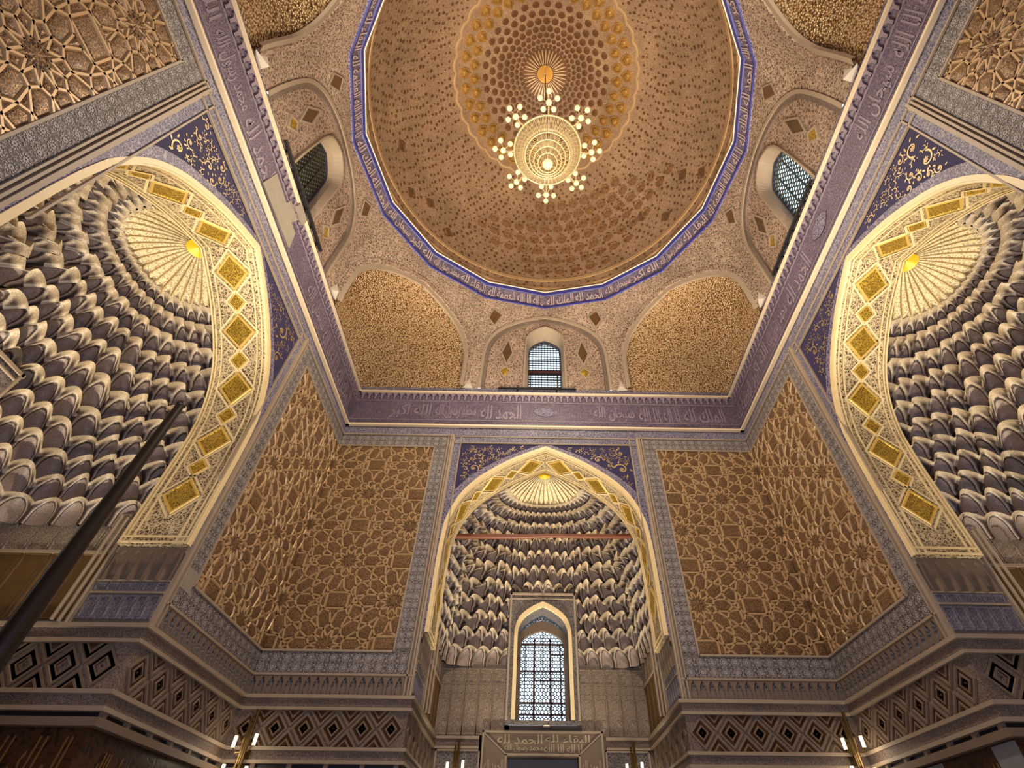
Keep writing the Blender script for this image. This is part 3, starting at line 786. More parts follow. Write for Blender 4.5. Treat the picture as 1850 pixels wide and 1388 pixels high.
    am = MB(); strip(am, O2, [(min(2.245, max(-2.245, u*1.05)), z+.05 if z > 7.7 else z) for u, z in O3], F, 0, -.022); am.build('arch_scroll_band', M['navyf'], wall)
    for s in (-1, 1):
        pts = [(u, z+.14) for u, z in arch_half(2.22, 7.7, 10.40)]
        arcp = [(u, z) for u, z in pts if z < 10.53 and u < 2.05]
        poly = [(2.05, arcp[0][1])]+[(2.05, 10.54), (.14, 10.54)]
        mb = MB(); base = [(u, z) for u, z in arcp]
        top = [(2.05, z0) if i < len(base)*.55 else (u0, 10.54) for i, (u0, z0) in enumerate(base)]
        # triangle filled as strip between the arch line and the corner
        def toc(i, n):
            t = i/(n-1); c = (2.05-base[0][0]*0+0, 10.54)
            L1 = 10.54-base[0][1]; L2 = 2.05-base[-1][0]; q = t*(L1+L2)
            return (2.05, base[0][1]+q) if q <= L1 else (2.05-(q-L1), 10.54)
        bs = resample(base, 40); tp = [toc(i, 41) for i in range(41)]
        mb.grid([[F(s*u, -.01, z) for u, z in bs], [F(s*u, -.01, z) for u, z in tp]])
        sp = mb.build('spandrel', M['navy'], wall)
        vm = MB()
        def inside(u, z):
            if u > 2.0 or z > 10.5 or u < .1: return False
            t = (z-.16-7.7)/2.7
            return t >= 1 or (t > 0 and u > 2.22*a_half(t)+.03)
        vine(vm, lambda u, d, z: F(s*u, d, z), inside, (.2, 2.05, 8.6, 10.54), rnd, 46, -.016)
        vm.build('gold_vine', M['goldv'], sp, kind='stuff')
    arch_soffit(F, wall)
    niche_vault(F, wall, True)
    # cornice -----------------------------------------------------
    def cb(name, z0, z1, pr, mat):
        c = MB(); c.box(U0, U1, -pr, 0, z0, z1, F); return c.build(name, mat, wall)
    cb('cornice_ground', 10.79, 11.05, .012, M['bgrey']); cb('cornice_fillet', 11.05, 11.10, .09, M['fillet'])
    fz = cb('cornice_frieze', 11.10, 11.96, .015, M['frieze'])
    cb('cornice_bead', 11.93, 11.96, .03, M['scriptv']); cb('cornice_bead', 11.28, 11.30, .028, M['scriptv'])
    cb('top_fillet', 12.20, 12.25, .10, M['fillet']); cb('drum_strip', 12.25, 12.45, .02, M['bgrey'])
    n = round((U1-U0)/.17)
    for k in range(n): link('cornice_scallop', SCALLOP, wall, F.mat(U0+(k+.5)*(U1-U0)/n, -.012, 11.96))
    tx = MB(); u = U1-.35; k = 0                                   # right to left, two parts with a medallion between
    while u > U0+1.0:
        w = 1.05
        if abs(u-w/2) < .62 and k != 99: u = -.62; continue
        write(tx, SAY[k % 8], lambda x, y: F(u-w+x*w, -.022, 11.34+y*.5)); u -= w+.12; k += 1
        if u < .62+w and u > .3: u = -.62
    tx.build('inscription', M['scriptv'], fz)
    md = MB(); ring = [(math.cos(q*PI/8)*.26*(1 if q % 8 else 1.15), math.sin(q*PI/8)*.17) for q in range(16)]
    md.add([F(x, -.03, 11.62+y) for x, y in ring]+[F(x*.8, -.03, 11.62+y*.8) for x, y in ring]+[F(x*.78, -.02, 11.62+y*.78) for x, y in ring], [(r*16+i, r*16+(i+1) % 16, r*16+16+(i+1) % 16, r*16+16+i) for r in (0, 1) for i in range(16)]+[tuple(range(32, 48))])
    md.build('cornice_medallion', M['navyf'], fz)
    # lower ledges ------------------------------------------------
    band_all(F, wall, 'upper_ledge', 5.15, 5.2, .08, M['mould']); band_all(F, wall, 'ledge_strip', 5.03, 5.15, .035, M['greyb']); band_all(F, wall, 'ledge_bead', 4.99, 5.03, .06, M['mould'])
    band_all(F, wall, 'diamond_ground', 4.5, 4.99, .004, M['greyb'])
    band_all(F, wall, 'middle_ledge', 4.455, 4.5, .07, M['mould']); band_all(F, wall, 'middle_strip', 4.335, 4.455, .03, M['greyb']); band_all(F, wall, 'lower_bead', 4.29, 4.335, .08, M['mould'])
    band_all(F, wall, 'slot_shade_band', 4.23, 4.29, .005, M['iron']); band_all(F, wall, 'bottom_ledge', 4.15, 4.23, .1, M['mouldd'])  # black band painted in for the shade inside the slots
    band_all(F, wall, 'onyx_panel', 2.2, 4.15, .01, M['onyx'])
    for a, b in runs(F):
        n = int((b-a)/.5)
        for k in range(n+1): 
            c = MB(); uu = min(max(a+k*(b-a)/n, a+.04), b-.04); c.box(uu-.035, uu+.035, -.06, 0, 4.23, 4.29, F); c.build('slot_block', M['mouldd'], wall)
        tx = MB()
        for r in range(2):
            u = b-.15; k = r*3
            while u > a+.9:
                write(tx, SAY[k % 8], lambda x, y: F(u-.8+x*.8, -.018, 3.5-r*.55+y*.5)); u -= .88; k += 1
        tx.build('onyx_inscription', M['scriptg'], wall)
    for s in (-1, 1):
        tx = MB()
        for r in range(2):
            for k in range(3): write(tx, SAY[(k+r*4) % 8], lambda x, y: F(s*(2.25-.018), .1+.92*k+(x if s < 0 else 1-x)*.84, 3.55-r*.6+y*.52))
        tx.build('onyx_inscription', M['scriptg'], wall)
    # jambs --------------------------------------------------------
    for s in (-1, 1):
        for k in range(5): link('jamb_flute', FLUTE_J, wall, F.jamb(s, .09+.18*k, 5.74))
        for k in range(6):
            link('jamb_panel', JP1, wall, F.jamb(s, .08+.155*k, 5.66)); link('jamb_panel_tall', JP2, wall, F.jamb(s, .08+.155*k, 5.41))
        for k in range(5): link('gilt_panel', JP3, wall, F.jamb(s, 1.2+.385*k, 5.68))
        for k in range(6): link('blind_panel_short', BLIND_S, wall, F.jamb(s, 1.12+.315*k, 6.54-.0))
        st = MB(); st.box(2.25*s-.03*(s > 0), 2.25*s+.03*(s < 0), .0, .94, 6.13, 6.2, F); st.box(2.25*s-.03*(s > 0), 2.25*s+.03*(s < 0), .94, .98, 5.2, 6.2, F)
        st.box(2.25*s-.035*(s > 0), 2.25*s+.035*(s < 0), .98, ND, 6.1, 6.14, F); st.box(2.25*s-.025*(s > 0), 2.25*s+.025*(s < 0), 0, .94, 5.58, 5.60, F)
        st.box(2.25*s-.025*(s > 0), 2.25*s+.025*(s < 0), 0, .94, 5.73, 5.75, F); st.build('jamb_bead', M['mould'], wall)
        for r, z in enumerate((4.745,)):
            for k in range(6): (link('diamond_tile', DIAMOND, wall, F.jamb(s, .26+.45*k, z)), link('half_diamond_tile', DIAMOND_H, wall, F.jamb(s, .485+.45*k, 4.985)), link('half_diamond_tile', DIAMOND_H, wall, F.jamb(s, .485+.45*k, 4.505) @ Matrix.Rotation(PI, 4, 'Z')))
        # colonnettes where the vault begins
        for q in range(3):
            c = MB(); c.tube([F((2.2-.05*q)*s, .97+.05*q, 5.2), F((2.2-.05*q)*s, .97+.05*q, 6.6)], .022, 6); c.build('colonnette', M['mould'], wall)
        # blind arched panels on the niche back
        for k in range(5): link('blind_panel', BLIND, wall, F.mat(s*(.94+.30*k), ND-.005, 5.84))
    # window surround
    A = arch_full(.58, 5.44, 7.0, 7.72, 20); Bq = perim(.80, 5.44, 8.05, 20, 13)
    ws = MB(); ws.grid([[F(u, ND-.26, z) for u, z in A], [F(u, ND-.26, z) for u, z in Bq]])
    ws.grid([[F(u, ND-.26, z) for u, z in A], [F(u, ND+.5, z) for u, z in A]])
    ws.grid([[F(u, ND-.26, z) for u, z in Bq], [F(u, ND+.12, z) for u, z in Bq]])
    ws.quad(F(-.8, ND-.26, 5.44), F(.8, ND-.26, 5.44), F(.8, ND+.5, 5.44), F(-.8, ND+.5, 5.44)); ws.quad(F(-.8, ND-.26, 5.36), F(.8, ND-.26, 5.36), F(.8, ND-.26, 5.44), F(-.8, ND-.26, 5.44))
    ws.build('window_surround', M['greyd'], wall)
    mo = MB(); strip(mo, A, arch_full(.66, 5.44, 7.02, 7.84, 20), F, ND-.25, ND-.32); mo.build('window_moulding', M['creamp'], wall)
    mo = MB(); mo.box(-.8, .8, ND-.30, ND-.25, 8.0, 8.05, F); mo.box(-.78, -.74, ND-.30, ND-.25, 5.44, 8.05, F); mo.box(.74, .78, ND-.30, ND-.25, 5.44, 8.05, F); mo.box(-.8, .8, ND-.29, ND-.25, 7.90, 7.92, F); mo.build('surround_bead', M['mould'], wall)
    # portal with inscription under the window
    po = MB()
    po.box(-1.24, 1.24, ND-.06, ND, 4.87, 5.30, F)
    for s in (-1, 1): po.box(min(s*.72, s*1.24), max(s*.72, s*1.24), ND-.06, ND, 2.0, 4.87, F)
    pb = po.build('portal_frame', M['mouldd'], wall)
    pm = MB()
    for z in (5.26, 4.88): pm.box(-1.24 if z > 5 else -.76, 1.24 if z > 5 else .76, ND-.09, ND-.05, z, z+.035, F)
    for s in (-1, 1):
        pm.box(s*1.22-.02, s*1.22+.02, ND-.09, ND-.05, 2, 5.3, F); pm.box(s*.74-.02, s*.74+.02, ND-.09, ND-.05, 2, 4.9, F)
        pm.tube([F(s*1.22, ND-.075, 5.27), F(s*.74, ND-.075, 4.9)], .014, 4)
    pm.build('portal_bead', M['mould'], pb)
    tx = MB()
    for k, wd in enumerate((SAY[1], SAY[4], SAY[7], SAY[3])):
        if k > 1: write(tx, wd, lambda x, y: F(1.0-.98*(k-2)-.95+x*.92, ND-.066, 5.07+y*.17)); continue
        write(tx, wd, lambda x, y: F(.80-.8*k-.78+x*.78, ND-.066, 4.93+y*.15))
    for s in (-1, 1):
        for r in range(3): write(tx, SAY[(r+3) % 8], lambda x, y: F(s*.98-.19+x*.38, ND-.066, 4.62-r*.24+y*.2))
    tx.build('portal_inscription', M['scripts'], pb)
    sl = MB(); sl.box(-.72, .72, ND+.24, ND+.28, 2, 4.87, F); sl.build('portal_slab', M['slab'], wall)
    for s in (-1, 1):
        c = MB(); c.box(s*1.72-.42, s*1.72+.42, ND-.02, ND, 3.6, 4.98, F); c.build('side_panel', M['greyd'], wall)
        c = MB()
        for x0, x1, z0, z1 in ((-.45, .45, 4.95, 4.98), (-.45, -.42, 3.6, 4.98), (.42, .45, 3.6, 4.98)): c.box(s*1.72+x0, s*1.72+x1, ND-.05, ND, z0, z1, F)
        c.build('side_panel_bead', M['mould'], wall)

# bare plaster where the cornice lost its facing (left wall only)
F = Frame('left'); c = MB(); P = [(-.75, 11.26), (-.69, 11.82), (-.15, 11.80), (-.12, 12.0), (.28, 12.0), (.20, 11.74), (.42, 11.74), (.52, 11.34)]
c.add([F(u, -.045, z) for u, z in P]+[F(u, 0, z) for u, z in P], [tuple(range(8))]+[(i, (i+1) % 8, 8+(i+1) % 8, 8+i) for i in range(8)]); c.build('bare_plaster_patch', M['bare'], WALLS['left'], label='bare pale plaster patch with stepped edges')
c = MB(); c.box(.02, .40, -.11, 0, 12.06, 12.22, F); c.build('bare_plaster_patch', M['bare'], WALLS['left'])
c = MB(); c.box(2.40, 2.66, -.03, 0, 5.75, 6.02, F); c.build('bare_plaster_patch', M['bare'], WALLS['left'])
# light plaster surround of the onyx at the right
F = Frame('right'); c = MB(); c.box(-2.62, -2.25, -.03, 0, 2, 4.13, F); c.box(-5.2, -3.6, -.03, 0, 2, 4.13, F); c.build('plaster_margin', M['slab'], WALLS['right'])
# wall behind the viewer
F = Frame('front'); mb = MB(); mb.quad(F(-5, 0, FLOOR), F(5, 0, FLOOR), F(5, 0, ZT), F(-5, 0, ZT))
wf = tag(mb.build('wall_front', M['wall'], kind='structure'), 'plain wall behind the viewer', 'wall')

# ================================================================== drum zone, inscription ring and dome
CEIL = empty('ceiling', (0, 0, 0)); tag(CEIL, 'brown and gold inner dome with blue inscription ring above eight arches', 'dome', kind='structure')
RB, RT = 15.64, 16.33; RR0, RR1 = 4.86, 4.75
def RV(a, r, z): a = math.radians(a); return (r*math.sin(a), .03+r*math.cos(a), z)
OV = [(-2.1, YW), (2.1, YW), (5.0, 2.3), (5.0, -2.3), (2.1, -YW), (-2.1, -YW), (-5.0, -2.3), (-5.0, 2.3)]
def drum(k):
    a, b = OV[k], OV[(k+1) % 8]; al = 45*k; hl = math.dist(a, b)/2
    nx, ny = -math.sin(math.radians(al)), -math.cos(math.radians(al))
    def T(u, d, z):
        s = max(-1, min(1, u/hl)); w = max(0, min(1, (z-ZT)/(RB-ZT)))**1.7
        p = lerp(a, b, (s+1)/2); q0 = RV(al-22.5, RR0, 0)[:2]; q1 = RV(al, RR0, 0)[:2]; q2 = RV(al+22.5, RR0, 0)[:2]
        q = lerp(q0, q1, s+1) if s < 0 else lerp(q1, q2, s)
        x, y = lerp(p, q, w); return (x-nx*d, y-ny*d, z)
    return T, hl, (nx, ny)
def frame_k(k): return {0: 'back', 2: 'right', 4: 'front', 6: 'left'}[k]
for k in range(8):
    T, hl, nn = drum(k); ax = k % 2 == 0
    hw, zs, za = (1.84, 13.6, 15.33) if ax else (2.03, 13.2, 15.14)
    A = arch_full(hw, ZT, zs, za, 28); Bq = perim(hl, ZT, RB, 28, 17)
    mb = MB(); mb.grid([[T(u, 0, z) for u, z in A], [T(u, 0, z) for u, z in Bq]])
    face = mb.build('drum_face', M['pendent'], CEIL)
    # little kite panels beside the arch
    for s in (-1, 1):
        c = MB(); P = [(s*1.72, 15.30), (s*1.42, 15.12), (s*1.62, 14.72), (s*1.84, 14.98)] if ax else []
        if P:
            c.add([T(u, -.05, z) for u, z in P]+[T(sum(p[0] for p in P)/4, -.06, sum(p[1] for p in P)/4)], [(0, 1, 4), (1, 2, 4), (2, 3, 4), (3, 0, 4)]); c.build('kite_panel', M['dot'], face)
            e = MB()
            for p, q in zip(P, P[1:]+P[:1]): e.tube([T(p[0], -.05, p[1]), T(q[0], -.05, q[1])], .02, 4)
            e.build('kite_bead', M['mould'], face)
    if ax:
        A2 = arch_full(1.66, ZT, 13.55, 15.12, 28); mid = arch_full(1.76, ZT, 13.58, 15.24, 28)
        c = MB(); strip(c, A, mid, T, .06, -.04); c.build('arch_band', M['mould'], face)
        c = MB(); strip(c, mid, A2, T, .06, -.015); c.build('arch_band', M['greyb'], face)
        Wp = lambda u, d, z: (T(u, 0, ZT)[0]-nn[0]*d, T(u, 0, ZT)[1]-nn[1]*d, z)     # vertical window plane
        W1 = arch_full(.61, ZT, 14.12, 14.93, 28); W0 = arch_full(.48, ZT, 14.15, 14.80, 28)
        c = MB(); c.grid([[T(u, .05, z) for u, z in A2], [T(u, .05, z) for u, z in W1]]); c.build('recess_panel', M['drum'], face)
        c = MB(); c.grid([[T(u, .05, z) for u, z in W1], [T(u, -.03, z) for u, z in W1], [T(u*.93, -.03, ZT+(z-ZT)*.985) for u, z in W1], [Wp(u, .06, z) for u, z in W0], [Wp(u, .35, z) for u, z in W0]]); c.build('window_arch', M['mould'], face)
        for s in (-1, 1):                                         # painted lozenges beside the window
            for P, mm in (([(1.13, 14.35), (1.30, 13.85), (1.13, 13.42), (.96, 13.85)], 'tileb'), ([(1.12, 13.34), (1.30, 13.17), (1.14, 12.92), (.98, 13.17)], 'gold')):
                c = MB(); P = [(s*u, z) for u, z in P]; cu = sum(p[0] for p in P)/4; cz = sum(p[1] for p in P)/4
                c.add([T(u, .035, z) for u, z in P]+[T(cu, .02, cz)], [(0, 1, 4), (1, 2, 4), (2, 3, 4), (3, 0, 4)]); c.build('lozenge', M[mm], face)
                e = MB()
                for p, q in zip(P, P[1:]+P[:1]): e.tube([T(p[0], .035, p[1]), T(q[0], .035, q[1])], .03, 4)
                e.build('lozenge_bead', M['mould'], face)
    else:
        A2 = arch_full(1.92, ZT, 13.15, 15.0, 28); A3 = arch_full(1.80, ZT, 13.1, 14.86, 28)
        c = MB(); strip(c, A, A2, T, .02, -.03); c.build('arch_band', M['drum'], face)
        c = MB(); strip(c, A2, A3, T, .06, .0); c.build('arch_band', M['fillet'] if False else M['mould'], face)
        cx = (math.copysign(5.0, OV[k][0]+OV[(k+1) % 8][0]), math.copysign(YW, OV[k][1]+OV[(k+1) % 8][1]))
        rows, e1, e2 = [], [], []; nz = 18; half = A3[:29]; va_, vb_ = OV[k], OV[(k+1) % 8]
        for i in range(nz+1):
            u, z = half[int(i/nz*28)]; t = (z-ZT)/(A3[28][1]-ZT)
            pr = T(u, .0, z); pl = T(-u, .0, z); pm = T(0, .0, z); g = t**1.5
            pr2 = lerp(vb_, pr[:2], g); pl2 = lerp(va_, pl[:2], g)
            bx = .10*(1-g); f = 1-math.sqrt(max(0, 1-t**2.0)); c0 = (cx[0]+(pm[0]-cx[0])*f, cx[1]+(pm[1]-cx[1])*f)
            row = []
            for j in range(17):
                q = j/16
                if q < .5: a_, b_, tt = pl2, c0, q*2
                else: a_, b_, tt = c0, pr2, q*2-1
                x_, y_ = a_[0]+(b_[0]-a_[0])*tt, a_[1]+(b_[1]-a_[1])*tt
                sn, cs = math.sin(q*PI/2), math.cos(q*PI/2); rx = c0[0]+(pl2[0]-c0[0])*(1-sn)+(pr2[0]-c0[0])*(1-cs); ry = c0[1]+(pl2[1]-c0[1])*(1-sn)+(pr2[1]-c0[1])*(1-cs)
                bl = min(.85, t*1.6); row.append((x_+(rx-x_)*bl, y_+(ry-y_)*bl, z))
            rows.append(row); e1.append((pl, row[0])); e2.append((pr, row[-1]))
        c = MB(); c.grid(rows); c.build('squinch_vault', M['squinch'], face, smooth=False)
        c = MB(); c.grid([[a for a, b in e1], [b for a, b in e1]]); c.grid([[a for a, b in e2], [b for a, b in e2]]); c.build('squinch_reveal', M['drum'], face)
    # white corbel at the foot between two arches
    x, y = OV[k]; L = math.hypot(x, y); ix, iy = -x/L, -y/L; tx_, ty_ = -iy, ix
    c = MB(); c.add([(x+tx_*.17, y+ty_*.17, ZT), (x-tx_*.17, y-ty_*.17, ZT), (x+ix*.22, y+iy*.22, ZT), (x+ix*.03, y+iy*.03, ZT+.42), (x-ix*.05, y-iy*.05, ZT)], [(0, 2, 3), (2, 1, 3), (0, 1, 2), (1, 4, 3), (4, 0, 3)]); c.build('corbel', M['white'], face)
# inscription ring (sixteen sides)
rg = MB(); va = [22.5*i for i in range(16)]
rg.grid([[RV(a, RR0, RB) for a in va], [RV(a, RR0-.05, RB) for a in va], [RV(a, RR0-.05, RB+.05) for a in va], [RV(a, RR0-.02, RB+.05) for a in va], [RV(a, RR1, RT-.14) for a in va]], close=True)
ring = rg.build('inscription_ring', M['navyf'], CEIL)
c = MB(); c.grid([[RV(a, RR0-.04, RB-.02) for a in va], [RV(a, RR0-.075, RB-.02) for a in va], [RV(a, RR0-.075, RB+.06) for a in va], [RV(a, RR0-.02, RB+.06) for a in va]], close=True); c.build('ring_bead', M['ringblue'], ring)
c = MB(); c.grid([[RV(a, RR1, RT-.15) for a in va], [RV(a, RR1-.03, RT-.14) for a in va], [RV(a, RR1-.06, RT-.02) for a in va]], close=True); c.build('ring_blue_edge', M['ringblue'], ring)
c = MB(); c.grid([[RV(a, RR1-.04, RT-.02) for a in va], [RV(a, RR1-.08, RT-.01) for a in va], [RV(a, RR1-.08, RT+.02) for a in va], [RV(a, RR1-.02, RT+.03) for a in va]], close=True); c.build('ring_fillet', M['fillet'], ring)
for i in range(16):
    a0, a1 = 22.5*i-0, 22.5*i+22.5; tx = MB()
    def RP(x, y, a0=a0, a1=a1):
        z = RB+.09+y*.40; r = RR0-.03+(RR1-RR0)*((z-RB-.05)/(RT-.19-RB))
        p = lerp(RV(a0, r-.012, z), RV(a1, r-.012, z), x); return p
    for q in range(2): write(tx, SAY[(i*2+q*3) % 8], lambda x, y: RP(.03+.49*q+x*.45, y))
    tx.build('inscription', M['script'], ring)
# dome shell
DR, DZ0, DH = 4.70, RT+.01, 6.62; DCX = lambda z: -.10*max(0, (z-RT)/DH)
def DP(phi, th, o=0):
    r = DR*math.cos(th)-o*math.cos(th); z = DZ0+DH*math.sin(th)-o*math.sin(th); return (DCX(z)+r*math.sin(phi), .03+r*math.cos(phi), z)
def DF(phi, th, o=0):
    p = Vector(DP(phi, th, o)); e = 1e-3
    t1 = (Vector(DP(phi+e, th))-Vector(DP(phi-e, th))).normalized(); t2 = (Vector(DP(phi, th+e))-Vector(DP(phi, th-e))).normalized(); n = t1.cross(t2).normalized()
    if n.dot(Vector((0, 0, 18))-p) < 0: n = -n
    Mx = Matrix.Identity(4)
    for i in range(3): Mx[i][0], Mx[i][1], Mx[i][2] = t1[i], t2[i], n[i]
    Mx.translation = p; return Mx
mb = MB(); ths = [PI/2*i/36 for i in range(37)]; ths[-1] = PI/2-.002
mb.grid([[DP(2*PI*j/96, t) for j in range(96)] for t in ths], close=True)
dome = mb.build('dome_shell', M['dome'], CEIL, smooth=True)
def th_of_r(r): return math.acos(min(1, r/DR))
def hexa(r, hgt=.02, n=6, st=1):
    c = MB(); R = [(r, 0), (r*.92, hgt), (r*.74, hgt), (r*.66, hgt*.2)]
    vs = [(rr*math.cos(2*PI*i/n), rr*st*math.sin(2*PI*i/n), z) for rr, z in R for i in range(n)]
    c.add(vs, [(q*n+i, q*n+(i+1) % n, q*n+n+(i+1) % n, q*n+n+i) for q in range(3) for i in range(n)]+[tuple(range(3*n, 4*n))]); return c
def disc(r, n=6, st=1, z=.006, peak=.014):
    c = MB(); c.add([(r*math.cos(2*PI*i/n), r*st*math.sin(2*PI*i/n), z) for i in range(n)]+[(0, 0, peak)], [(i, (i+1) % n, n) for i in range(n)]); return c
CELLM = disc(.075, 8).mesh('dome_cell', M['dot'])
rr = .86; row = 0
while rr < 2.25:
    n = 36; sc_ = min(1.6, 2*PI*rr/n/.165)
    for i in range(n):
        Mx = DF(2*PI*(i+.5*(row % 2))/n, th_of_r(rr)) @ Matrix.Scale(sc_, 4); link('dome_cell', CELLM, dome, Mx)
    rr += .13*sc_+.03; row += 1
def me_boss():
    c = MB(); n = 8
    prof = [(.165, 0), (.15, .05), (.12, .05), (.105, .015), (.085, .05), (.05, .085)]
    vs = [(r*math.cos(2*PI*i/n)*(1.0), r*math.sin(2*PI*i/n)*(1.12 if i != 2 else 1.45), z) for r, z in prof for i in range(n)]+[(0, 0, .1)]
    k = len(prof); c.add(vs, [(q*n+i, q*n+(i+1) % n, q*n+n+(i+1) % n, q*n+n+i) for q in range(k-1) for i in range(n)]+[((k-1)*n+i, (k-1)*n+(i+1) % n, k*n) for i in range(n)]); return c
BOSS = me_boss().mesh('gilded_boss', M['boss'])
for q, r in enumerate((2.42, 2.72)):
    for i in range(36):
        Mx = DF(2*PI*(i+.5*q)/36, th_of_r(r)) @ Matrix.Scale(1.05+.1*q, 4); link('gilded_boss', BOSS, dome, Mx)
# scalloped rim around the bosses
c = MB(); pts = []
for i in range(36*6):
    a = 2*PI*i/216; pts.append((a, 2.96+.06*abs(math.cos(a*18+PI/2*0))))
c.grid([[DP(a, th_of_r(r+d_), o) for a, r in pts] for d_, o in ((-.03, .0), (-.02, .03), (.02, .03), (.03, 0))], close=True); c.build('boss_rim', M['strap'], dome)
# speckled field of the lower dome (thousands of little cells)
c = MB(); th = .05
while th < th_of_r(3.1):
    r = DR*math.cos(th); n = max(60, int(2*PI*r/.25))
    for i in range(n):
        if rnd.random() < .12: continue
        a = 2*PI*(i+.5*(int(th*100) % 2)+rnd.uniform(-.18, .18))/n; s = rnd.uniform(.03, .062); Mx = DF(a, th+rnd.uniform(-.006, .006)); k = 5
        c.add([tuple(Mx @ Vector((s*math.cos(2*PI*j/k), s*1.3*math.sin(2*PI*j/k), .007))) for j in range(k)], [tuple(range(k))])
    th += .029
c.build('dome_speckles', M['dot'], dome, kind='stuff')
MED = hexa(.19, .03, 8, 1.25).mesh('dome_medallion', M['med']); DIA = hexa(.21, .02, 4, 1.2).mesh('dome_lozenge', M['dot'])
for row in range(7):
    th = .17+row*.082; r = DR*math.cos(th); n = 56
    for i in range(-9, 10):
        a = 2*PI*(i+.5*(row % 2))/n
        if abs(i-1.5) > 8-abs(row-3.2)*1.6: continue
        link('dome_medallion', MED, dome, DF(a+.06*row*.5, th) @ Matrix.Scale(.95, 4))
for a, th in ((-1.35, .32), (-1.1, .2), (-.95, .28), (1.2, .3), (1.05, .42), (.95, .2), (1.3, .17), (-.75, .2), (.8, .33)):
    link('dome_lozenge', DIA, dome, DF(a, th))
for th_, w_ in ((.035, .012), (.10, .02)):
    c = MB(); c.grid([[DP(2*PI*j/96, th_+d_, o_) for j in range(96)] for d_, o_ in ((-w_/2, 0), (-w_/2, .02), (w_/2, .02), (w_/2, 0))], close=True); c.build('dome_bead', M['strap'], dome)
# sunburst
for i in range(36):
    a = 2*PI*i/36; c = MB(); R = [th_of_r(r) for r in (.26, .45, .62, .76)]
    rows = []
    for t, w in zip(R, (.010, .024, .030, .012)):
        rr = DR*math.cos(t); rows.append([DP(a-w/rr, t, 0), DP(a-w*.6/rr, t, .045), DP(a+w*.6/rr, t, .045), DP(a+w/rr, t, 0)])
    c.grid(rows); c.build('sunburst_ray', M['strap'], dome)
c = MB(); zt = DZ0+DH; cx0 = DCX(zt)
c.lathe([(.29, -.09), (.27, -.05), (.02, -.03)], (cx0, .03, zt), 32); c.build('sunburst_disc', M['goldp'], dome)
c = MB(); t0, t1 = th_of_r(.8), th_of_r(.28); c.grid([[DP(2*PI*j/72, t, .008) for j in range(72)] for t in (t0, (t0+t1)/2, t1)], close=True); c.build('sunburst_ground', M['dot'], dome)
# ================================================================== WINDOWS
def in_arch(u, z, hw, z0, zs, za): return z0 <= z <= za and abs(u) <= (hw if z < zs else hw*a_half((z-zs)/(za-zs)))
def low_window(F, n, label):
    root = empty('window_%d' % n, F(0, ND+.3, 5.44)); tag(root, label, 'window', kind='structure')
    P0 = Vector(root.location)
    T = lambda u, d, z: tuple(Vector(F(u, d, z))-P0)
    A = (.60, 5.44, 7.2, 8.0)
    lat = MB(); a = .047; dx = a*math.sqrt(3); dz = a*1.5
    for r in range(-1, 56):
        for q in range(-9, 10):
            cu = q*dx+(dx/2 if r % 2 else 0); cz = 5.44+r*dz
            for k in (0, 1, 2):
                a0, a1 = math.radians(30+60*k), math.radians(90+60*k)
                p = (cu+a*math.cos(a0), cz+a*math.sin(a0)); s = (cu+a*math.cos(a1), cz+a*math.sin(a1))
                if in_arch((p[0]+s[0])/2, (p[1]+s[1])/2, *A):
                    l = math.dist(p, s); w = .0085; nx, nz = -(s[1]-p[1])/l*w, (s[0]-p[0])/l*w
                    lat.grid([[T(x-nx, ND+.38, z-nz) for x, z in (p, s)], [T(x-nx, ND+.36, z-nz) for x, z in (p, s)], [T(x+nx, ND+.36, z+nz) for x, z in (p, s)], [T(x+nx, ND+.38, z+nz) for x, z in (p, s)]])
            # little bosses inside the cells make the small round openings
            if (r+q) % 3 == 0 and in_arch(cu, cz, .58, 5.46, 7.2, 7.98): lat.add([T(cu+.016*math.cos(j*PI/3), ND+.365, cz+.016*math.sin(j*PI/3)) for j in range(6)], [(0, 1, 2, 3, 4, 5)])
    lat.build('lattice', M['lattice'], root, kind='stuff')
    fr = [(-.19, .022, 5.44, 7.2), (.19, .022, 5.44, 7.2), (-.40, .011, 5.44, 7.1), (.42, .014, 5.44, 7.1), (.0, .006, 5.9, 7.5)]
    for u, w, z0, z1 in fr:
        c = MB(); c.box(u-w, u+w, ND+.31, ND+.35, z0, z1, T); c.build('window_bar', M['redframe'], root)
    for z, w, u0, u1 in ((5.66, .013, -.58, .58), (5.88, .018, -.58, .58), (6.32, .012, -.2, .58), (6.50, .009, -.58, .58), (6.86, .012, .2, .58), (7.08, .022, -.58, .58)):
        c = MB(); c.box(u0, u1, ND+.31, ND+.35, z-w, z+w, T); c.build('window_bar', M['redframe'], root)
    c = MB(); o1 = arch_full(.585, 5.44, 7.0, 7.60, 20); o2 = arch_full(.50, 5.44, 6.98, 7.36, 20); strip(c, o1, o2, T, ND+.3, ND+.2); c.build('arch_board', M['mouldd'], root)
    c = MB(); g = arch_full(.66, 5.42, 7.2, 8.1, 16); c.add([T(0, ND+.44, 6.2)]+[T(u, ND+.44, z) for u, z in g], [(0, i, i+1) for i in range(1, len(g))]+[(0, len(g), 1)]); c.build('window_pane', M['glass'], root)
low_window(Frame('back'), 1, 'tall pointed window with fine lattice and red-brown bars in the far niche')
low_window(Frame('left'), 2, 'lattice window deep inside the left niche, mostly out of view')
low_window(Frame('right'), 3, 'lattice window deep inside the right niche, mostly out of view')
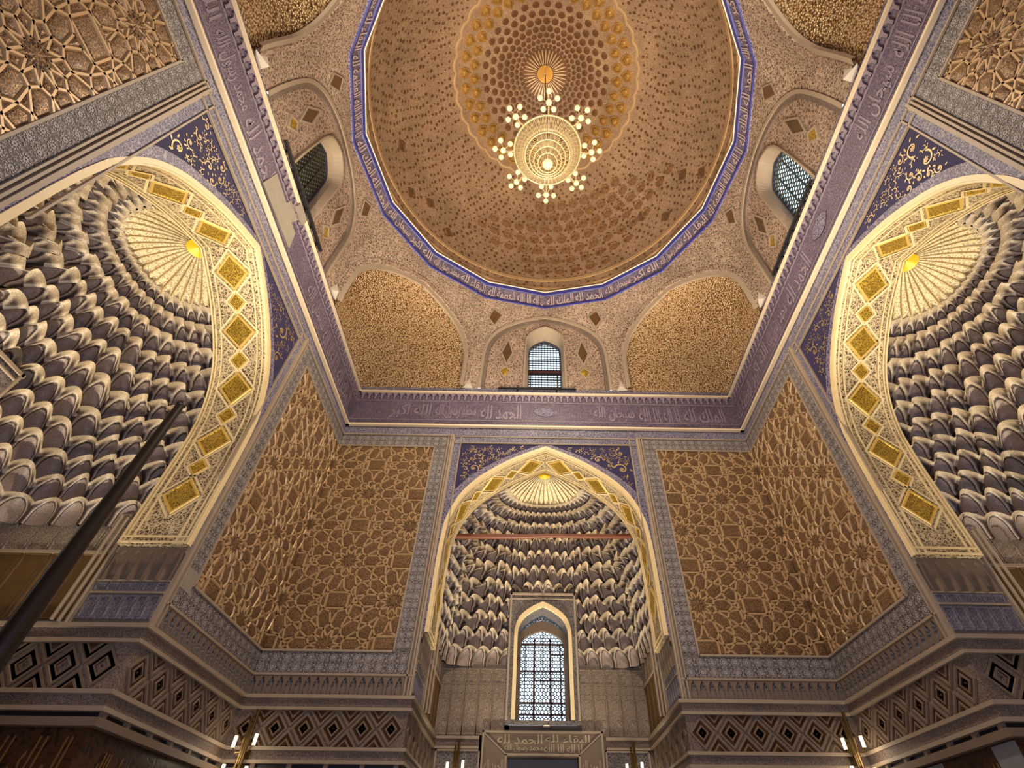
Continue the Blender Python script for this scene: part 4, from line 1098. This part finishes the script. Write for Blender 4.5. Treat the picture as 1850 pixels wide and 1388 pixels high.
def high_window(k, n, label, kind):
    T0, hl, nn = drum(k); base = T0(0, 0, ZT)
    root = empty('window_%d' % n, (base[0]-nn[0]*.25, base[1]-nn[1]*.25, ZT)); tag(root, label, 'window', kind='structure'); P0 = Vector(root.location)
    T = lambda u, d, z: tuple(Vector((T0(u, 0, ZT)[0]-nn[0]*d, T0(u, 0, ZT)[1]-nn[1]*d, z))-P0)
    A = (.485, ZT, 14.15, 14.82); mb = MB()
    def bar(u0, z0, u1, z1, w, d=.24):
        l = math.dist((u0, z0), (u1, z1)); nx, nz = -(z1-z0)/l*w, (u1-u0)/l*w
        mb.grid([[T(x-nx, d+.02, z-nz) for x, z in ((u0, z0), (u1, z1))], [T(x-nx, d, z-nz) for x, z in ((u0, z0), (u1, z1))], [T(x+nx, d, z+nz) for x, z in ((u0, z0), (u1, z1))], [T(x+nx, d+.02, z+nz) for x, z in ((u0, z0), (u1, z1))]])
    def half_at(z): return A[0] if z < A[2] else A[0]*a_half((z-A[2])/(A[3]-A[2]))
    if kind == 'grid':
        for i in range(24):
            z = ZT+.06+i*.1; hh = half_at(z)
            if z < A[3]-.03: bar(-hh, z, hh, z, .011 if i % 2 else .016)
        for i in range(-5, 6):
            u = i*.088; zt = A[2]+(A[3]-A[2])*(1-abs(u)/A[0])**.55; bar(u, ZT, u, zt, .009)
    else:                                         # honeycomb of small round openings
        a = .058 if kind == 'dense' else .062; dx = a*math.sqrt(3); w = .026 if kind == 'dense' else .012
        for r in range(0, 30):
            for q in range(-6, 7):
                cu = q*dx+(dx/2 if r % 2 else 0); cz = ZT+r*a*1.5
                for kk in (0, 1, 2):
                    a0, a1 = math.radians(30+60*kk), math.radians(90+60*kk); p = (cu+a*math.cos(a0), cz+a*math.sin(a0)); s = (cu+a*math.cos(a1), cz+a*math.sin(a1))
                    if in_arch((p[0]+s[0])/2, (p[1]+s[1])/2, *A): bar(*p, *s, w)
        for u in (-.17, .17): bar(u, ZT, u, 14.5, .014, .2)
    mb.build('lattice', M[{'grid': 'iron', 'dense': 'olive', 'open': 'green'}[kind]], root, kind='stuff')
    c = MB(); o1 = arch_full(.50, ZT, 14.15, 14.85, 20); o2 = arch_full(.455, ZT, 14.13, 14.77, 20); strip(c, o1, o2, T, .26, .2); c.build('window_frame', M['lattice'], root)
    c = MB(); g = arch_full(.50, ZT-.02, 14.15, 14.86, 16); c.add([T(0, .32, 13.4)]+[T(u, .32, z) for u, z in g], [(0, i, i+1) for i in range(1, len(g))]+[(0, len(g), 1)]); c.build('window_pane', M['glass'], root)
    if kind == 'grid':
        for z, hh, mt in ((13.36, .05, 'redframe'), (13.28, .03, 'iron'), (12.72, .016, 'iron')):
            c = MB(); c.box(-.46 if z > 13 else -.42, .46 if z > 13 else .40, .17, .21, z-hh, z+hh, T); c.build('cross_board', M[mt], root)
        for u in (-.40, .37):
            c = MB(); c.box(u-.014, u+.014, .17, .21, ZT, 13.3, T); c.build('shutter_bar', M['iron'], root)
    return root
high_window(0, 4, 'upper gridded window under the dome in the far wall', 'grid')
high_window(6, 5, 'upper window with dense round-holed lattice at the left', 'dense')
high_window(2, 6, 'upper window with open greenish lattice at the right', 'open')

# ================================================================== LOOSE THINGS
# ledge rails in front of the upper windows
def rail(F, u0, u1, d, z, label, pegs, w=.03):
    P0 = Vector(F((u0+u1)/2, d, z)); T = lambda u, dd, zz: tuple(Vector(F(u, dd, zz))-P0)
    root = empty('ledge_rail', P0); tag(root, label, 'rail', 'black rails on the ledges under the dome')
    c = MB(); c.box(u0, u1, d-.03, d+.03, z, z+w, T); c.build('rail_bar', M['iron'], root)
    for k in range(pegs):
        u = u0+(k+.5)*(u1-u0)/pegs; c = MB(); c.box(u-.02, u+.02, d-.02, d+.1, z-.03, z+.09, T); c.build('rail_peg', M['iron'], root)
rail(Frame('back'), -1.27, .84, -.08, 12.40, 'thin black rail on the ledge under the far upper window', 2)
rail(Frame('left'), -1.05, 1.2, -.08, 12.42, 'black rail with pegs on the ledge under the left upper window', 6, .06)
rail(Frame('right'), -1.55, .55, -.08, 12.40, 'black rail with pegs on the ledge under the right upper window', 7, .05)
# wooden tie beam in the far niche
root = empty('tie_beam', (0, YW+1.0, 8.66)); tag(root, 'long reddish wooden tie beam spanning the far arch', 'beam')
c = MB(); c.tube([(-2.13, 0, -.02), (-1.2, 0, -.01), (-.4, 0, .0), (.1, 0, .03), (1.2, 0, .03), (2.13, 0, .05)], [.062, .06, .055, .05, .055, .058], 8); c.build('beam_log', M['wood'], root, smooth=True)
for s in (-1, 1):
    c = MB(); c.box(s*2.12-.05, s*2.12+.05, -.08, .08, -.06+.02*s, .1+.02*s); c.build('beam_socket', M['mouldd'], root)
# the tall pole beside the left niche
root = empty('memorial_pole', (-4.50, .13, FLOOR)); tag(root, 'tall dark tapering wooden pole standing before the left niche', 'pole')
H = 6.97-FLOOR
c = MB(); c.tube([(.0, 0, 0), (.0, .01, 1.5), (-.01, .02, 2.6), (-.02, .02, 3.6), (-.035, .045, 4.6), (-.055, .07, H)], [.105, .1, .094, .082, .064, .046], 10); c.build('pole_shaft', M['pole'], root, smooth=True)
c = MB(); c.lathe([(.16, 0), (.16, .12), (.12, .16), (.11, .3)], (0, 0, 0), 16); c.build('pole_foot', M['pole'], root)
c = MB(); c.lathe([(.046, 0), (.058, .015), (.05, .05), (.02, .09), (.001, .1)], (-.055, .07, H), 10); c.build('pole_finial', M['pole'], root)
# wall sconces
def sconce(p, out, label):
    root = empty('wall_sconce', p); tag(root, label, 'lamp', 'brass wall sconces below the ledges')
    ox, oy = out; tx, ty = -oy, ox
    def L(a, o, z): return (tx*a+ox*o, ty*a+oy*o, z)
    c = MB(); c.box(-.06, .06, 0, .03, -.45, -.1, lambda x, y, z: L(x, y, z)); c.build('back_plate', M['brass'], root)
    for a, z0, z1, r in ((-.03, -.5, .22, .022), (.035, -.45, .30, .026), (.0, -.4, .12, .018)):
        c = MB(); c.tube([L(a, .16, z0), L(a, .16, z1)], r, 8); c.build('brass_rod', M['brass'], root)
    c = MB(); c.tube([L(0, .0, -.25), L(0, .16, -.25)], .02, 6); c.build('wall_arm', M['brass'], root)
    for a, o, z in ((-.15, .2, -.13), (.15, .2, -.10), (-.17, .22, -.48), (.17, .22, -.5)):
        c = MB(); c.tube([L(0, .16, z-.12), L(a*.6, o, z-.14), L(a, o, z-.06)], .011, 5); arm = c.build('candle_arm', M['brass'], root)
        c = MB(); c.tube([L(a, o, z-.07), L(a, o, z+.07)], .026, 8); c.build('lit_tube', M['candle'], arm)
    l = bpy.data.lights.new('sconce_light', 'POINT'); l.energy = SCONCE_W; l.color = WARM; l.shadow_soft_size = .12
    o = bpy.data.objects.new('sconce_light', l); COL.objects.link(o); o.location = Vector(p)+Vector(L(0, .45, -.3)); o.parent = root; o.location = Vector(L(0, .45, -.3))
SCONCE_W = 4
sconce((-4.62, YW-.012, 4.66), (0, -1), 'brass sconce with lit tubes on the far wall near the left corner')
sconce((4.74, YW-.012, 4.72), (0, -1), 'brass sconce with lit tubes on the far wall near the right corner')
sconce((-1.72, YW+ND-.03, 4.80), (0, -1), 'brass sconce left of the inscribed portal in the far niche')
sconce((1.80, YW+ND-.03, 4.80), (0, -1), 'brass sconce right of the inscribed portal in the far niche')
# floodlight on the ledge below the far window
root = empty('ledge_floodlight', (.08, YW+ND-.17, 5.30)); tag(root, 'small grey floodlight on the ledge below the far lattice window', 'lamp')
c = MB(); c.box(-.07, .07, -.05, .05, .05, .17); c.build('lamp_housing', M['lamp'], root)
c = MB(); c.box(-.1, .1, -.02, .02, 0, .03); c.box(-.09, -.075, -.015, .015, 0, .12); c.box(.075, .09, -.015, .015, 0, .12); c.build('lamp_bracket', M['iron'], root)
c = MB(); c.box(-.055, .055, -.056, -.05, .065, .155); c.build('lamp_glass', M['candle'], root)
c = MB(); c.tube([(-.1, 0, .01), (-.2, .02, .005), (-.3, .03, .01)], .012, 5); c.build('lamp_cable', M['iron'], root)

# chandelier -------------------------------------------------------
CX, CY, CZ = -.08, .03, 15.30
ch = empty('chandelier', (CX, CY, CZ)); tag(ch, 'large lit crystal chandelier with eight globe clusters hanging from the dome', 'chandelier')
top = DZ0+DH-.1-CZ
c = MB(); c.tube([(DCX(CZ+top)-CX, 0, top), (0, 0, .55)], .018, 6); c.build('suspension_rod', M['iron'], ch)
c = MB(); c.lathe([(.02, .75), (.10, .6), (.06, .45), (.14, .35), (.05, .3), (.05, -.7)], (0, 0, 0), 12); c.build('centre_stem', M['chain'], ch)
def hoop(name, R, z, r):
    c = MB(); c.grid([[((R+r*math.cos(q*PI/3))*math.cos(2*PI*i/48), (R+r*math.cos(q*PI/3))*math.sin(2*PI*i/48), z+r*math.sin(q*PI/3)*1.4) for i in range(48)] for q in range(7)], close=True); return c.build(name, M['chain'], ch, smooth=True)
TIERS = [(.80, 0, .022), (.53, -.30, .02), (.42, -.46, .018), (.32, -.60, .017), (.22, -.72, .016)]
for R, z, r in TIERS: hoop('hoop', R, z, r)
def me_strand(R0, z0, R1, z1):
    c = MB(); n = 7
    c.tube([(R0+(R1-R0)*i/n, 0, z0+(z1-z0)*i/n-.05*math.sin(PI*i/n)) for i in range(n+1)], [.006 if i % 2 else .013 for i in range(n+1)], 4); return c.mesh('crystal_strand', M['crystal'])
me = me_strand(.79, -.01, .55, -.28)
for i in range(132): link('crystal_strand', me, ch, Matrix.Rotation(2*PI*i/132, 4, 'Z'))
me = me_strand(.10, .40, .79, .02)
for i in range(48): link('crystal_strand', me, ch, Matrix.Rotation(2*PI*(i+.5)/48, 4, 'Z'))
for (Ra, za_, _), (Rb, zb, _) in zip(TIERS[1:], TIERS[2:]):
    me = me_strand(Ra-.01, za_, Rb+.01, zb)
    n = int(Ra*56)
    for i in range(n): link('crystal_strand', me, ch, Matrix.Rotation(2*PI*(i+.3)/n, 4, 'Z'))
c = MB(); c.sphere((0, 0, -.80), .125, 14, 8); c.build('bottom_ball', M['globe'], ch, smooth=True)
for k in range(3):
    a = 2*PI*k/3+.5; c = MB(); c.tube([(math.cos(a)*.21, math.sin(a)*.21, -.72), (math.cos(a)*.1, math.sin(a)*.1, -.78)], .014, 5); c.build('ball_stay', M['chain'], ch)
gm_ = MB(); gm_.sphere((0, 0, 0), .066, 12, 8); GL = gm_.mesh('globe', M['globe'], True)
cl = bpy.data.lights.new('chandelier_light', 'SPOT'); cl.energy = 1750; cl.color = WARM; cl.shadow_soft_size = .3; cl.spot_size = PI*.995; cl.spot_blend = .6
co = bpy.data.objects.new('chandelier_light', cl); COL.objects.link(co); co.parent = ch; co.location = (0, 0, -1.0)
for i in range(8):
    a = 2*PI*i/8+PI/2; ca, sa = math.cos(a), math.sin(a)
    c = MB(); c.tube([(ca*.78, sa*.78, 0), (ca*.92, sa*.92, -.06), (ca*1.06, sa*1.06, .0)], .018, 5); arm = c.build('cluster_arm', M['chain'], ch)
    ctr = Vector((ca*1.06, sa*1.06, .02)); link('globe', GL, arm, Matrix.Translation(ctr) @ Matrix.Scale(1.1, 4))
    for q in range(5):
        b = a+2*PI*q/5; p = ctr+Vector((math.cos(b)*.205, math.sin(b)*.205, .10)); link('globe', GL, arm, Matrix.Translation(p))
        c = MB(); c.tube([tuple(ctr), tuple(p)], .008, 4); c.build('globe_stalk', M['chain'], arm)
